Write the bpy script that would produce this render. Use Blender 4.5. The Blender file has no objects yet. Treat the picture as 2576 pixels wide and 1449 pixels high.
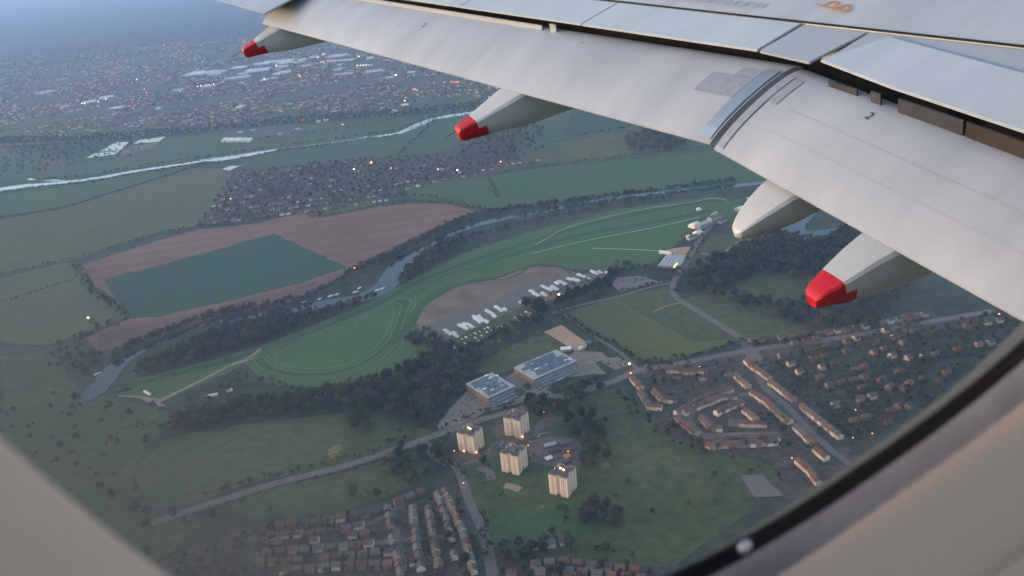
import bpy, bmesh, math, random
import numpy as np
from mathutils import Vector, Matrix

random.seed(7); rng = np.random.default_rng(7)
scn = bpy.context.scene
COL = scn.collection

# ------------------------------------------------------------------ camera, world, sun, exposure
ALT = 560.0
PITCH, ROLL = math.radians(22.5), math.radians(6.0)
FPX = 2143.6                       # focal length in units of a 2576 px wide frame
fw = np.array([0, math.cos(PITCH), -math.sin(PITCH)])
u0 = np.array([0, math.sin(PITCH), math.cos(PITCH)]); r0 = np.array([1., 0, 0])
RT = r0*math.cos(ROLL) - u0*math.sin(ROLL)
UP = u0*math.cos(ROLL) + r0*math.sin(ROLL)
CAMR = Matrix(((RT[0], UP[0], -fw[0]), (RT[1], UP[1], -fw[1]), (RT[2], UP[2], -fw[2])))
cam_d = bpy.data.cameras.new('camera'); cam = bpy.data.objects.new('camera', cam_d); COL.objects.link(cam)
cam.matrix_world = Matrix.Translation((0, 0, ALT)) @ CAMR.to_4x4()
cam_d.sensor_width = 36.0; cam_d.lens = 36.0*FPX/2576
cam_d.clip_start = 0.01; cam_d.clip_end = 250000
cam_d.dof.use_dof = True; cam_d.dof.focus_distance = 2.8; cam_d.dof.aperture_fstop = cam_d.lens/2.2
scn.camera = cam

SUN_AZ = math.radians(-88)        # low on the left of the view
SUN_EL = math.radians(7.5)
w = bpy.data.worlds.new('World'); scn.world = w; w.use_nodes = True
nt = w.node_tree; bg = nt.nodes['Background']
sky = nt.nodes.new('ShaderNodeTexSky'); sky.sky_type = 'NISHITA'; sky.sun_disc = False
sky.sun_elevation = SUN_EL; sky.sun_rotation = SUN_AZ; sky.air_density = 1.0; sky.dust_density = 0.8; sky.ozone_density = 1.5
nt.links.new(sky.outputs[0], bg.inputs[0]); bg.inputs[1].default_value = 0.15
sl = bpy.data.lights.new('sun', 'SUN'); sun = bpy.data.objects.new('sun', sl); COL.objects.link(sun)
sl.energy = 0.36; sl.angle = math.radians(15); sl.color = (1.0, 0.66, 0.56)
sd = Vector((math.sin(SUN_AZ)*math.cos(SUN_EL), math.cos(SUN_AZ)*math.cos(SUN_EL), math.sin(SUN_EL)))
sun.rotation_euler = sd.to_track_quat('Z', 'Y').to_euler(); sun.location = (0, 0, 700)
scn.view_settings.view_transform = 'Standard'; scn.view_settings.look = 'None'
scn.view_settings.gamma = 1.0; scn.view_settings.exposure = 1.93
scn.cycles.use_denoising = True
scn.cycles.max_bounces = 6; scn.cycles.volume_bounces = 1; scn.cycles.transparent_max_bounces = 8
scn.cycles.volume_step_rate = 1.0

# ------------------------------------------------------------------ helpers
def G(x, y, z=0.0):
    """pixel of the 2576-wide frame -> the point of the land it shows"""
    v = RT*(x-1288) + UP*(724.5-y) + fw*FPX
    t = (ALT-z)/-v[2]
    return np.array([v[0]*t, v[1]*t])
def PX(x, y, z=0.0):
    v = np.array([x, y, z-ALT]); d = v@fw
    if d <= 1: return (-9999, -9999)
    return (1288 + FPX*(v@RT)/d, 724.5 - FPX*(v@UP)/d)
def crop(x0, y0, s): return lambda u, v: ((x0+u*s)*.8299, (y0+v*s)*.8299)
c1 = crop(0, 0, .3882); c2 = crop(700, 0, .3882); cL = crop(0, 400, .3882); cB = crop(0, 900, .3882)
c3 = crop(900, 450, .3494); c4 = crop(1200, 750, .3494); c5 = crop(1200, 1150, .3106)
c6 = crop(600, 1346, .3494); c7 = crop(1800, 950, .3882); cR = crop(2000, 450, .4286)
def in_view(x, y, margin=0):
    """is this pixel land that the window shows (not wing, not cabin wall)?"""
    if x < -margin or x > 2576+margin or y < -margin or y > 1449+margin: return False
    if y > 1030 + x*1.02: return False
    if x > 1560 and y > 1449 - (x-1560)*.66: return False
    te = [(560, 0), (700, 48), (1280, 215), (1760, 350), (1790, 370), (2576, 790)]
    if x > 560:
        for (xa, ya), (xb, yb) in zip(te, te[1:]):
            if xa <= x <= xb and y < ya+(yb-ya)*(x-xa)/(xb-xa): return False
    return True

def tag(o, label=None, cat=None, group=None, kind=None):
    if label: o['label'] = label
    if cat: o['category'] = cat
    if group: o['group'] = group
    if kind: o['kind'] = kind
    return o
def link(o, parent=None):
    COL.objects.link(o)
    if parent is not None: o.parent = parent
    return o
def empty(name, loc=(0, 0, 0), rz=0.0, parent=None):
    o = bpy.data.objects.new(name, None); o.empty_display_size = 0.5
    o.location = loc; o.rotation_euler = (0, 0, rz); return link(o, parent)
def mdata(name, verts, faces, mat, smooth=False):
    me = bpy.data.meshes.new(name); me.from_pydata([tuple(map(float, v)) for v in verts], [], faces)
    if mat is not None: me.materials.append(mat)
    if smooth: me.polygons.foreach_set('use_smooth', [True]*len(me.polygons))
    me.update(); return me
def obj(name, me, parent=None):
    return link(bpy.data.objects.new(name, me), parent)
def mesh(name, verts, faces, mat, parent=None, smooth=False):
    return obj(name, mdata(name, verts, faces, mat, smooth), parent)
class MB:
    def __init__(s): s.v = []; s.f = []
    def add(s, V, F):
        k = len(s.v); s.v += [tuple(p) for p in V]; s.f += [tuple(i+k for i in q) for q in F]; return s
    def box(s, x0, y0, z0, x1, y1, z1):
        return s.add([(x0,y0,z0),(x1,y0,z0),(x1,y1,z0),(x0,y1,z0),(x0,y0,z1),(x1,y0,z1),(x1,y1,z1),(x0,y1,z1)],
                     [(3,2,1,0),(4,5,6,7),(0,1,5,4),(1,2,6,5),(2,3,7,6),(3,0,4,7)])
    def prism(s, pts, z0, z1):
        n = len(pts)
        return s.add([(x,y,z0) for x,y in pts]+[(x,y,z1) for x,y in pts],
                     [tuple(range(n-1,-1,-1)), tuple(range(n,2*n))]+[(i,(i+1)%n,n+(i+1)%n,n+i) for i in range(n)])
    def cyl(s, x, y, z0, z1, ra, rb, n=6):
        V = [(x+ra*math.cos(6.2832*i/n), y+ra*math.sin(6.2832*i/n), z0) for i in range(n)]
        V += [(x+rb*math.cos(6.2832*i/n), y+rb*math.sin(6.2832*i/n), z1) for i in range(n)]
        return s.add(V, [tuple(range(n-1,-1,-1)), tuple(range(n,2*n))]+[(i,(i+1)%n,n+(i+1)%n,n+i) for i in range(n)])
    def data(s, name, mat, smooth=False): return mdata(name, s.v, s.f, mat, smooth)
    def build(s, name, mat, parent=None, smooth=False): return mesh(name, s.v, s.f, mat, parent, smooth)

# ------------------------------------------------------------------ materials
WARM = (1.22, 1.0, .8)  # evening warmth of the light, multiplied into the land and building colours
def warm(c): return tuple(min(.9, a*b) for a, b in zip(c, WARM))
def mat(name, col, rough=.8, var=None, scale=.02, fine=None, metal=0., spec=.3, emit=None, bump=0., stripes=None, objrand=0.):
    col = warm(col); var = warm(var) if var is not None else None
    m = bpy.data.materials.new(name); m.use_nodes = True; T = m.node_tree; N = T.nodes; L = T.links
    b = N['Principled BSDF']; b.inputs['Roughness'].default_value = rough; b.inputs['Metallic'].default_value = metal
    b.inputs['Specular IOR Level'].default_value = spec
    b.inputs['Base Color'].default_value = (*col, 1)
    if emit:
        b.inputs['Emission Color'].default_value = (*emit[0], 1); b.inputs['Emission Strength'].default_value = emit[1]
    src = None
    geo = N.new('ShaderNodeNewGeometry')
    if var is not None:
        nz = N.new('ShaderNodeTexNoise'); nz.inputs['Scale'].default_value = scale; nz.inputs['Detail'].default_value = 6
        nz.inputs['Roughness'].default_value = .62
        L.new(geo.outputs['Position'], nz.inputs['Vector'])
        rp = N.new('ShaderNodeValToRGB'); rp.color_ramp.elements[0].position = .3; rp.color_ramp.elements[1].position = .7
        rp.color_ramp.elements[0].color = (*col, 1); rp.color_ramp.elements[1].color = (*var, 1)
        L.new(nz.outputs['Fac'], rp.inputs[0]); src = rp.outputs[0]
    if stripes is not None:      # (direction angle, wavelength m, strength, darker colour)
        ang, wl, st, c2_ = stripes; c2_ = warm(c2_)
        mp = N.new('ShaderNodeMapping'); mp.inputs['Rotation'].default_value = (0, 0, ang)
        L.new(geo.outputs['Position'], mp.inputs['Vector'])
        wv = N.new('ShaderNodeTexWave'); wv.inputs['Scale'].default_value = 1.0/wl*0.314; wv.inputs['Distortion'].default_value = 2.0
        wv.inputs['Detail'].default_value = 2.0; wv.inputs['Detail Scale'].default_value = .3
        L.new(mp.outputs[0], wv.inputs['Vector'])
        mu = N.new('ShaderNodeMath'); mu.operation = 'MULTIPLY'; mu.inputs[1].default_value = st; L.new(wv.outputs['Fac'], mu.inputs[0])
        mx = N.new('ShaderNodeMixRGB'); mx.inputs[2].default_value = (*c2_, 1); L.new(mu.outputs[0], mx.inputs[0])
        if src is not None: L.new(src, mx.inputs[1])
        else: mx.inputs[1].default_value = (*col, 1)
        src = mx.outputs[0]
    if fine is not None:         # fine mottling: (scale, strength)
        nz = N.new('ShaderNodeTexNoise'); nz.inputs['Scale'].default_value = fine[0]; nz.inputs['Detail'].default_value = 3
        L.new(geo.outputs['Position'], nz.inputs['Vector'])
        mr = N.new('ShaderNodeMapRange'); mr.inputs[1].default_value = .3; mr.inputs[2].default_value = .7
        mr.inputs[3].default_value = 1-fine[1]; mr.inputs[4].default_value = 1+fine[1]; L.new(nz.outputs['Fac'], mr.inputs[0])
        vm = N.new('ShaderNodeVectorMath'); vm.operation = 'SCALE'
        if src is not None: L.new(src, vm.inputs[0])
        else: vm.inputs[0].default_value = col
        L.new(mr.outputs[0], vm.inputs['Scale']); src = vm.outputs[0]
    if objrand:
        oi = N.new('ShaderNodeObjectInfo')
        mr = N.new('ShaderNodeMapRange'); mr.inputs[3].default_value = 1-objrand; mr.inputs[4].default_value = 1+objrand
        L.new(oi.outputs['Random'], mr.inputs[0])
        vm = N.new('ShaderNodeVectorMath'); vm.operation = 'SCALE'
        if src is not None: L.new(src, vm.inputs[0])
        else: vm.inputs[0].default_value = col
        L.new(mr.outputs[0], vm.inputs['Scale']); src = vm.outputs[0]
    if src is not None: L.new(src, b.inputs['Base Color'])
    if bump:
        nz = N.new('ShaderNodeTexNoise'); nz.inputs['Scale'].default_value = fine[0] if fine else 5; L.new(geo.outputs['Position'], nz.inputs['Vector'])
        bp = N.new('ShaderNodeBump'); bp.inputs['Strength'].default_value = bump; L.new(nz.outputs['Fac'], bp.inputs['Height']); L.new(bp.outputs[0], b.inputs['Normal'])
    return m

_d = G(1195,531)-G(205,668); AX = math.atan2(_d[1], _d[0])      # the long axis of the riverside fields
M = {}
M['ground'] = mat('rough_land', (.03,.037,.024), var=(.062,.066,.04), scale=.005, fine=(.05,.4))
M['olive'] = mat('olive_grass', (.075,.092,.03), var=(.115,.116,.046), scale=.005, fine=(.1,.14), stripes=(-math.pi/2-AX, 22, .25, (.066,.085,.028)))
M['green'] = mat('meadow_grass', (.05,.076,.021), var=(.092,.092,.034), scale=.007, fine=(.08,.25))
M['green2'] = mat('pasture_grass', (.042,.088,.028), var=(.074,.108,.038), scale=.006, fine=(.1,.14))
M['teal'] = mat('winter_crop', (.018,.06,.03), var=(.026,.07,.034), scale=.01, fine=(.1,.1), stripes=(-math.pi/2-AX, 26, .45, (.04,.078,.04)))
M['turf'] = mat('racecourse_turf', (.055,.112,.024), var=(.082,.132,.034), scale=.012, fine=(.15,.14), stripes=(.35,16,.3,(.034,.088,.018)))
M['turfd'] = mat('track_turf', (.026,.084,.014), var=(.036,.094,.019), scale=.02, fine=(.2,.1))
M['turfl'] = mat('worn_turf', (.085,.13,.045), var=(.135,.155,.075), scale=.03)
M['yellow'] = mat('playing_field_grass', (.125,.115,.026), var=(.055,.082,.022), scale=.007, fine=(.12,.12))
M['red'] = mat('ploughed_red_soil', (.185,.092,.064), var=(.245,.132,.096), scale=.004, fine=(.08,.1), stripes=(-math.pi/2-AX, 58, .5, (.15,.07,.05)))
M['redd'] = mat('damp_red_soil', (.12,.06,.052), var=(.165,.085,.072), scale=.02, fine=(.1,.15))
M['gravel'] = mat('brown_gravel', (.13,.088,.068), var=(.24,.165,.125), scale=.022, fine=(.25,.15))
M['grey_lot'] = mat('grey_hardstanding', (.12,.112,.108), var=(.15,.138,.13), scale=.03, fine=(.3,.12))
M['sand'] = mat('pink_sand', (.42,.25,.17), var=(.48,.3,.21), scale=.05, fine=(.3,.08))
M['path'] = mat('pale_path', (.27,.2,.16), var=(.33,.25,.2), scale=.05)
M['asphalt'] = mat('asphalt', (.145,.118,.114), var=(.185,.152,.146), scale=.05, fine=(.3,.1))
M['lot'] = mat('car_park_paving', (.2,.155,.14), var=(.27,.21,.185), scale=.05, fine=(.2,.18))
M['court'] = mat('purple_paving', (.11,.085,.085), var=(.17,.135,.13), scale=.08, fine=(.2,.2))
M['worn'] = mat('worn_grass', (.085,.075,.04), var=(.125,.098,.065), scale=.05, fine=(.2,.15))
M['markwhite'] = mat('road_paint', (.6,.6,.58))
M['scrub'] = mat('scrub', (.042,.043,.028), var=(.085,.076,.05), scale=.03, fine=(.15,.35))
M['yard'] = mat('garden_ground', (.052,.043,.034), var=(.115,.088,.078), scale=.06, fine=(.15,.35))
M['town'] = mat('town_ground', (.06,.062,.055), var=(.12,.105,.105), scale=.02, fine=(.06,.4))
M['fleece'] = mat('crop_cover', (.72,.73,.66), var=(.8,.8,.75), scale=.02)
M['brownf'] = mat('bare_brown_soil', (.17,.13,.1), var=(.2,.15,.12), scale=.02)
M['water'] = mat('river_water', (.022,.024,.03), rough=.12, spec=.28)
M['cwater'] = mat('sky_pale_water', (.3,.27,.27), rough=.03, spec=1.0)  # pale base colour stands in for the bright sky the water reflects
M['rail'] = mat('white_rail', (.5,.52,.47))
for k, a in dict(bare=(.062,.05,.05), dark=(.026,.034,.022), olive_t=(.06,.064,.026), fresh=(.115,.118,.045), pale=(.19,.175,.105), mid=(.038,.05,.024)).items():
    M[k] = mat('foliage_'+k, a, rough=.9, spec=.1, objrand=.42, fine=(.35,.45))
M['bark'] = mat('bark', (.07,.055,.045), fine=(2.,.2))
def attr_mat(name, rough=.9):
    m = bpy.data.materials.new(name); m.use_nodes = True; T = m.node_tree; b = T.nodes['Principled BSDF']
    a = T.nodes.new('ShaderNodeVertexColor'); a.layer_name = 'tint'; T.links.new(a.outputs[0], b.inputs['Base Color'])
    b.inputs['Roughness'].default_value = rough; b.inputs['Specular IOR Level'].default_value = .15; return m
M['leafmass'] = attr_mat('woodland_foliage'); M['housemass'] = attr_mat('house_mass', .8)
WALLS = [('brick', (.2,.115,.09)), ('cream', (.5,.42,.34)), ('white', (.62,.58,.54)), ('pinkbrick', (.3,.2,.165))]
ROOFS = [('redtile', (.15,.068,.052)), ('browntile', (.12,.082,.07)), ('slate', (.105,.1,.108)), ('greytile', (.12,.108,.105))]
for k, c in WALLS: M['w_'+k] = mat('wall_'+k, c, objrand=.2, fine=(.5,.12))
for k, c in ROOFS: M['r_'+k] = mat('roof_'+k, c, objrand=.22, fine=(.6,.15))
M['glass'] = mat('window_glass', (.05,.05,.06), rough=.15, spec=.6)
M['towerglass'] = mat('tower_window', (.3,.25,.24), rough=.3, spec=.5)
M['towerwall'] = mat('tower_render', (.82,.6,.52), var=(.86,.67,.58), scale=.3)
M['towerpier'] = mat('tower_pier', (.42,.27,.24), var=(.48,.32,.28), scale=.3)
M['towerroof'] = mat('tower_roof_felt', (.085,.08,.085), var=(.15,.14,.14), scale=.4)
M['blueroof'] = mat('blue_glass_roof', (.1,.12,.17), var=(.2,.21,.25), scale=.12, rough=.25, spec=.6)
M['greymetal'] = mat('pale_metal_roof', (.32,.33,.37), var=(.42,.42,.45), scale=.1, rough=.5)
M['tanwall'] = mat('tan_brick', (.3,.21,.14), var=(.36,.26,.18), scale=.2)
M['whitemetal'] = mat('white_panel', (.74,.74,.76), rough=.4, objrand=.12)
M['vanyellow'] = mat('cream_panel', (.6,.52,.36), rough=.4, objrand=.2)
M['vanorange'] = mat('orange_panel', (.55,.22,.08), rough=.4)
M['vanblue'] = mat('blue_panel', (.12,.16,.3), rough=.4)
M['tyre'] = mat('tyre_rubber', (.02,.02,.02))
M['shed'] = mat('warehouse_roof', (.5,.51,.55), rough=.5, objrand=.35)
M['shedw'] = mat('warehouse_wall', (.3,.3,.32), objrand=.3)
M['tent'] = mat('white_tent_canvas', (.8,.72,.66), rough=.6)
M['pole'] = mat('lamp_pole', (.12,.12,.12))
M['lampO'] = mat('sodium_lamp', (.8,.4,.1), emit=((1.,.2,.035), 4))
M['lampY'] = mat('warm_lamp', (.8,.7,.4), emit=((1.,.6,.2), 6))
M['lampW'] = mat('white_lamp', (.8,.8,.8), emit=((1.,.93,.75), 5))
M['lampR'] = mat('red_lamp', (.8,.2,.1), emit=((1.,.1,.04), 3))

# ------------------------------------------------------------------ sheets of land
def cr(P, closed=False, n=6):
    P = np.array(P, float); m = len(P); out = []
    rngi = range(m) if closed else range(m-1)
    for i in rngi:
        p0 = P[(i-1)%m] if closed or i > 0 else P[0]*2-P[1]
        p1 = P[i]; p2 = P[(i+1)%m]
        p3 = P[(i+2)%m] if closed or i < m-2 else P[-1]*2-P[-2]
        for k in range(n):
            t = k/n
            out.append(.5*((2*p1)+(-p0+p2)*t+(2*p0-5*p1+4*p2-p3)*t*t+(-p0+3*p1-3*p2+p3)*t**3))
    if not closed: out.append(P[-1])
    return np.array(out)
def wpts(pts, f=None):
    return np.array([G(*(f(*p) if f else p)) for p in pts])
def jitter(P, amp, step):
    out = []
    n = len(P)
    for i in range(n):
        a = P[i]; b = P[(i+1)%n]; L = np.linalg.norm(b-a); k = max(1, min(40, int(L/step)))
        for j in range(k):
            q = a+(b-a)*j/k
            if amp: q = q+rng.normal(0, amp, 2)
            out.append(q)
    return np.array(out)
SHEETN = [0]
def sheet(name, pts, m, z, f=None, smooth=False, amp=.8, step=14):
    SHEETN[0] += 1; z = z+(SHEETN[0]%23)*.0043
    P = wpts(pts, f)
    if smooth: P = cr(P, True, 5)
    P = jitter(P, amp, step)
    o = mesh(name, [(x, y, z) for x, y in P], [tuple(range(len(P)))], m)
    bm = bmesh.new(); bm.from_mesh(o.data); bmesh.ops.triangulate(bm, faces=bm.faces[:], ngon_method='EAR_CLIP')
    for fc in bm.faces:
        if fc.normal.z < 0: fc.normal_flip()
    bm.to_mesh(o.data); bm.free()
    return tag(o, kind='structure')
def ribbon(name, pts, width, m, z, f=None, n=6, closed=False, height=0., wob=0.):
    SHEETN[0] += 1; z = z+(SHEETN[0]%23)*.0043
    P = cr(wpts(pts, f), closed, n); T = np.gradient(P, axis=0)
    if closed: T = np.roll(P, -1, 0)-np.roll(P, 1, 0)
    T /= np.linalg.norm(T, axis=1)[:, None]+1e-9; Nn = np.stack([-T[:, 1], T[:, 0]], 1)
    W = np.array(width if np.ndim(width) else [width]*len(pts), float)
    wi = np.interp(np.linspace(0, 1, len(P)), np.linspace(0, 1, len(W)), W)/2
    wa = wi+rng.normal(0, 1, len(P))*wob; wb = wi+rng.normal(0, 1, len(P))*wob
    A = P+Nn*wa[:, None]; B = P-Nn*wb[:, None]; k = len(P)
    V = [(x, y, z+height) for x, y in A]+[(x, y, z+height) for x, y in B]
    R = range(k) if closed else range(k-1)
    F = [(i, k+i, k+(i+1)%k, (i+1)%k) for i in R]
    if height:
        V += [(x, y, z+height-.5) for x, y in A]+[(x, y, z+height-.5) for x, y in B]
        F += [(2*k+i, i, (i+1)%k, 2*k+(i+1)%k) for i in R]+[(k+i, 3*k+i, 3*k+(i+1)%k, k+(i+1)%k) for i in R]
    return mesh(name, V, F, m)
def S(o): return tag(o, kind='structure')

# the land itself, out to the horizon
gr = []
for i in range(97): gr.append((90000*math.cos(6.28318*i/97), 40000+90000*math.sin(6.28318*i/97), 0))
S(mesh('ground', gr, [tuple(range(97))], M['ground']))

Z = .1
# far fields and town ground
sheet('town_ground', [(-60,330),(0,190),(300,150),(560,120),(900,60),(1300,60),(1500,230),(1240,260),(1000,282),(700,305),(420,335),(200,350)], M['town'], Z, amp=3, step=60)
for pts, m in [
  ([(0,300),(60,290),(300,322),(290,345),(120,352),(0,362)], 'green'),
  ([(640,268),(800,255),(870,262),(820,285),(660,290)], 'green'),
  ([(1100,255),(1180,235),(1240,250),(1180,268)], 'green'),
  ([(930,250),(990,240),(1000,268),(940,280)], 'green2'),
  ([(0,455),(0,372),(200,400),(420,350),(660,320),(900,300),(1180,275),(1190,290),(1090,305),(1000,340),(700,374),(560,395),(330,425),(140,455)], 'green'),
  ([(1200,290),(1330,300),(1400,330),(1330,380),(1210,395),(1130,380),(1160,340)], 'scrub'),
  ([(900,345),(1000,335),(1090,305),(1180,290),(1170,330),(1130,380),(1000,395),(880,400),(640,425),(610,410),(700,382)], 'green2'),
  ([(1330,300),(1470,265),(1600,290),(1760,350),(1900,365),(1400,415),(1300,400)], 'green'),
  ([(1440,268),(1600,300),(1560,330),(1420,345)], 'teal'),
  ([(1400,360),(1600,330),(1640,350),(1590,395),(1430,400)], 'yellow'),
  ([(0,545),(0,492),(140,474),(330,442),(480,420),(560,403),(500,417),(300,477),(150,522)], 'green2'),
  ([(0,690),(0,553),(150,528),(300,483),(480,424),(560,425),(592,440),(560,480),(530,520),(490,570),(390,590),(200,650)], 'olive'),
  ([(0,860),(0,700),(160,660),(205,668),(235,730),(290,770),(330,795),(240,830),(120,870)], 'olive'),
  ([(1010,472),(1230,443),(1400,418),(1900,368),(1980,445),(1880,466),(1560,494),(1300,524),(1200,524),(1020,492)], 'green2'),
]:
    fz_ = globals().get('fz_', Z*1.5)+.03; sheet('field', pts, M[m], fz_, amp=1.5, step=40)
sheet('field', [(1285,458),(1400,424),(1640,388),(1790,372),(1960,440),(1880,462),(1700,474),(1330,486)], M['teal'], Z*3, amp=1, step=40)
sheet('village_ground', [(490,570),(560,472),(600,432),(880,400),(1050,392),(1330,405),(1240,440),(1010,472),(980,505),(800,522),(640,558)], M['yard'], Z*3, amp=3, step=40)
for q in ([(775,155),(905,82),(1010,80),(940,146)], [(668,207),(745,167),(938,150),(895,178)], [(1038,95),(1090,65),(1295,38),(1240,78)]):
    o = sheet('crop_cover', q, M['fleece'], Z*4+.6, f=cL, amp=0); o['kind'] = 'structure'
sheet('bare_field', [(1010,112),(1240,82),(1180,130),(905,190)], M['brownf'], Z*4, f=cL)
# ploughed land by the river
sheet('ploughed_field', [(205,668),(330,627),(450,590),(500,578),(640,563),(772,533),(810,549),(935,522),(1040,512),(1130,514),(1195,531),(1120,562),(1000,617),(880,674),(850,702),(700,777),(560,792),(400,852),(250,885),(215,850),(330,800),(280,745),(240,720)], M['red'], Z*3, amp=1)
sheet('ploughed_field', [(250,838),(400,812),(600,757),(760,716),(880,680),(850,702),(700,777),(560,792),(400,852),(250,885)], M['redd'], Z*4, amp=1.5)
sheet('crop_field', [(262,704),(400,668),(690,588),(872,672),(760,712),(600,752),(400,797),(325,800),(285,745)], M['teal'], Z*5, amp=1.6)
sheet('field', [(780,533),(860,515),(950,512),(935,520),(810,547)], M['yellow'], Z*4)
# south bank lands
sheet('rough_meadow', [(0,900),(120,880),(200,980),(300,1012),(420,1032),(500,1025),(400,1090),(330,1180),(370,1290),(540,1300),(380,1420),(0,1120)], M['green'], Z*1.2, amp=3)
sheet('meadow', [(420,1105),(480,1090),(700,1055),(900,1040),(1000,1060),(1095,1085),(1050,1112),(860,1168),(600,1222),(520,1258),(380,1280),(330,1180)], M['green'], Z*2)
sheet('meadow', [(620,1300),(560,1275),(700,1225),(880,1185),(1050,1130),(1080,1170),(1030,1230),(900,1275),(740,1300)], M['green'], Z*2)
sheet('park_grass', [(1160,1160),(1250,1075),(1440,1005),(1560,975),(1620,1030),(1700,1110),(1820,1135),(1900,1160),(1960,1180),(1880,1290),(1700,1420),(1240,1420),(1190,1300)], M['green'], Z*2)
sheet('park_grass', [(1215,1320),(1420,1260),(1560,1300),(1420,1370),(1240,1390)], M['green2'], Z*3, smooth=True)
sheet('playing_field', [(1425,787),(1550,748),(1680,722),(1700,758),(1862,856),(1700,905),(1622,912),(1500,832)], M['yellow'], Z*3)
sheet('playing_field', [(1560,766),(1690,740),(1850,852),(1745,865)], M['green'], Z*4)
sheet('playing_field', [(1712,757),(1800,720),(1980,800),(2040,835),(1990,858),(1890,862),(1860,850)], M['green'], Z*3)
sheet('meadow', [(1730,650),(1790,595),(1880,580),(1960,590),(1900,660),(1780,700),(1720,690)], M['green'], Z*2)
sheet('meadow', [(1850,720),(2000,640),(2090,650),(2000,770),(1900,770)], M['green'], Z*3)
sheet('suburb_ground', [(1880,885),(2100,852),(2300,818),(2490,790),(2600,830),(2600,1000),(2300,1200),(2050,1300),(1900,1210),(1960,1160),(1700,1120),(1590,1010),(1610,925),(1700,915)], M['yard'], Z, amp=2, step=30)
sheet('suburb_green', [c7(1400,420),c7(1700,300),(2324,840),(2600,800),(2600,1000),(2300,1190),c7(2050,1080),c7(1800,780)], M['scrub'], Z*1.6, amp=4, step=20)
sheet('suburb_ground', [(640,1325),(1000,1275),(1100,1240),(1170,1230),(1240,1449),(1250,1600),(200,1600),(420,1400)], M['yard'], Z, amp=2, step=30)
sheet('suburb_ground', [(1245,1370),(1500,1350),(1700,1420),(1700,1600),(1255,1600)], M['yard'], Z*1.5, amp=2, step=30)
# racecourse
sheet('racecourse', [(298,988),(330,960),(500,915),(640,877),(800,815),(960,745),(1060,690),(1180,632),(1350,580),(1560,526),(1780,495),(1890,500),(1870,548),(1745,578),(1705,612),(1645,662),(1560,684),(1440,677),(1400,668),(1340,668),(1200,712),(1100,762),(1060,802),(1052,832),(1078,872),(1060,908),(960,952),(800,975),(690,970),(640,945),(628,912),(520,962),(398,1015),(340,1002)], M['turf'], Z*4, amp=.6)
trk = dict(
 straight=[(310,985),(345,968),(640,890),(800,833),(960,762),(1075,702),(1330,610),(1560,548),(1780,508),(1850,503)],
 loop=[(655,905),(690,880),(770,850),(900,803),(990,762),(1020,762),(1010,800),(985,855),(930,905),(840,938),(750,943),(685,930)],
 cross=[(1040,745),(1100,712),(1250,690),(1420,655),(1600,625),(1700,605)])
S(ribbon('race_track', trk['straight'], 22, M['turfd'], Z*5))
S(ribbon('race_track', trk['loop'], 20, M['turfd'], Z*6, closed=True))
S(ribbon('race_track', [(1000,770),(1090,708),(1230,660),(1340,625),(1460,592),(1640,560),(1790,530)], 16, M['turfd'], Z*6))
S(ribbon('race_track', [(980,870),(1030,820),(1060,770),(1120,728),(1230,700)], 16, M['turfd'], Z*7))
LC = np.mean(np.array(trk['loop'], float), 0)
for k_, wd in ((.82, 3.), (.93, 3.5), (1.07, 3.), (1.16, 2.4)):
    S(ribbon('mown_line', [tuple(LC+(np.array(q)-LC)*k_) for q in trk['loop']], wd, M['turfl'], Z*7.2, closed=True))
for dy in (-9, 7, 15): S(ribbon('mown_line', [(x, y+dy*(1 if x < 1100 else .55)) for x, y in trk['straight'][1:]], 2.4, M['turfl'], Z*7.4))
for pts, wd in [([(690,910),(740,878),(820,850),(930,812),(985,785),(985,815),(950,870),(890,910),(810,925),(740,925)], 2.2),
                ([(635,915),(660,885),(760,838),(960,755),(1040,762),(1035,800),(1010,870),(950,925),(850,960),(740,962),(665,945)], 1.6)]:
    S(ribbon('mown_line', pts, wd, M['turfl'], Z*7.5, closed=True))
for pts, wd in [([(330,962),(640,879),(960,747),(1075,688)], 2.5), ([(1075,702),(1330,622),(1440,580),(1600,545)], 2.), ([(360,985),(640,905),(800,848)], 1.6),
                ([(1060,720),(1180,680),(1330,640),(1500,600)], 1.6), ([(1000,800),(1060,745),(1150,705),(1300,672)], 1.5), ([(1110,705),(1250,655),(1330,628)], 2.)]:
    S(ribbon('mown_line', pts, wd, M['turfl'], Z*7.5))
for i, (pts, lb) in enumerate([([(1350,615),(1440,570),(1600,531),(1740,510),(1790,500),(1830,505)], 'pale running rail curving along the far racecourse straight'),
                ([(1335,640),(1460,610),(1640,575),(1760,548)], 'pale running rail running straight towards the grandstand'),
                ([(1490,626),(1590,629),(1700,636)], 'pale rail crossing the turf in front of the stable yard'),
                ([(305,985),(330,962),(420,937),(640,873)], 'thin pale rail round the western tip of the racecourse')]):
    tag(ribbon('running_rail', pts, [1.,1.2,1.2,.8][i], M['rail'] if i < 3 else M['turfl'], Z*4, height=1.1), lb, 'rail')
S(ribbon('dirt_track', [(930,770),(960,778),(1100,785),(1190,812),(1240,815),(1400,740),(1600,640),(1780,545),(1960,475),(2040,400)], [4,4,5,14,12,7,7,8,14,5], M['path'], Z*6, f=cB))
S(ribbon('dirt_track', [(1200,815),(1290,868)], 6, M['path'], Z*6.4, f=cB))
sheet('gravel_ground', [(1040,800),(1080,762),(1150,722),(1250,702),(1300,683),(1350,670),(1410,673),(1455,690),(1545,686),(1512,712),(1400,748),(1330,775),(1250,805),(1170,855),(1090,862),(1062,840)], M['gravel'], Z*5, amp=.8)
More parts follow.
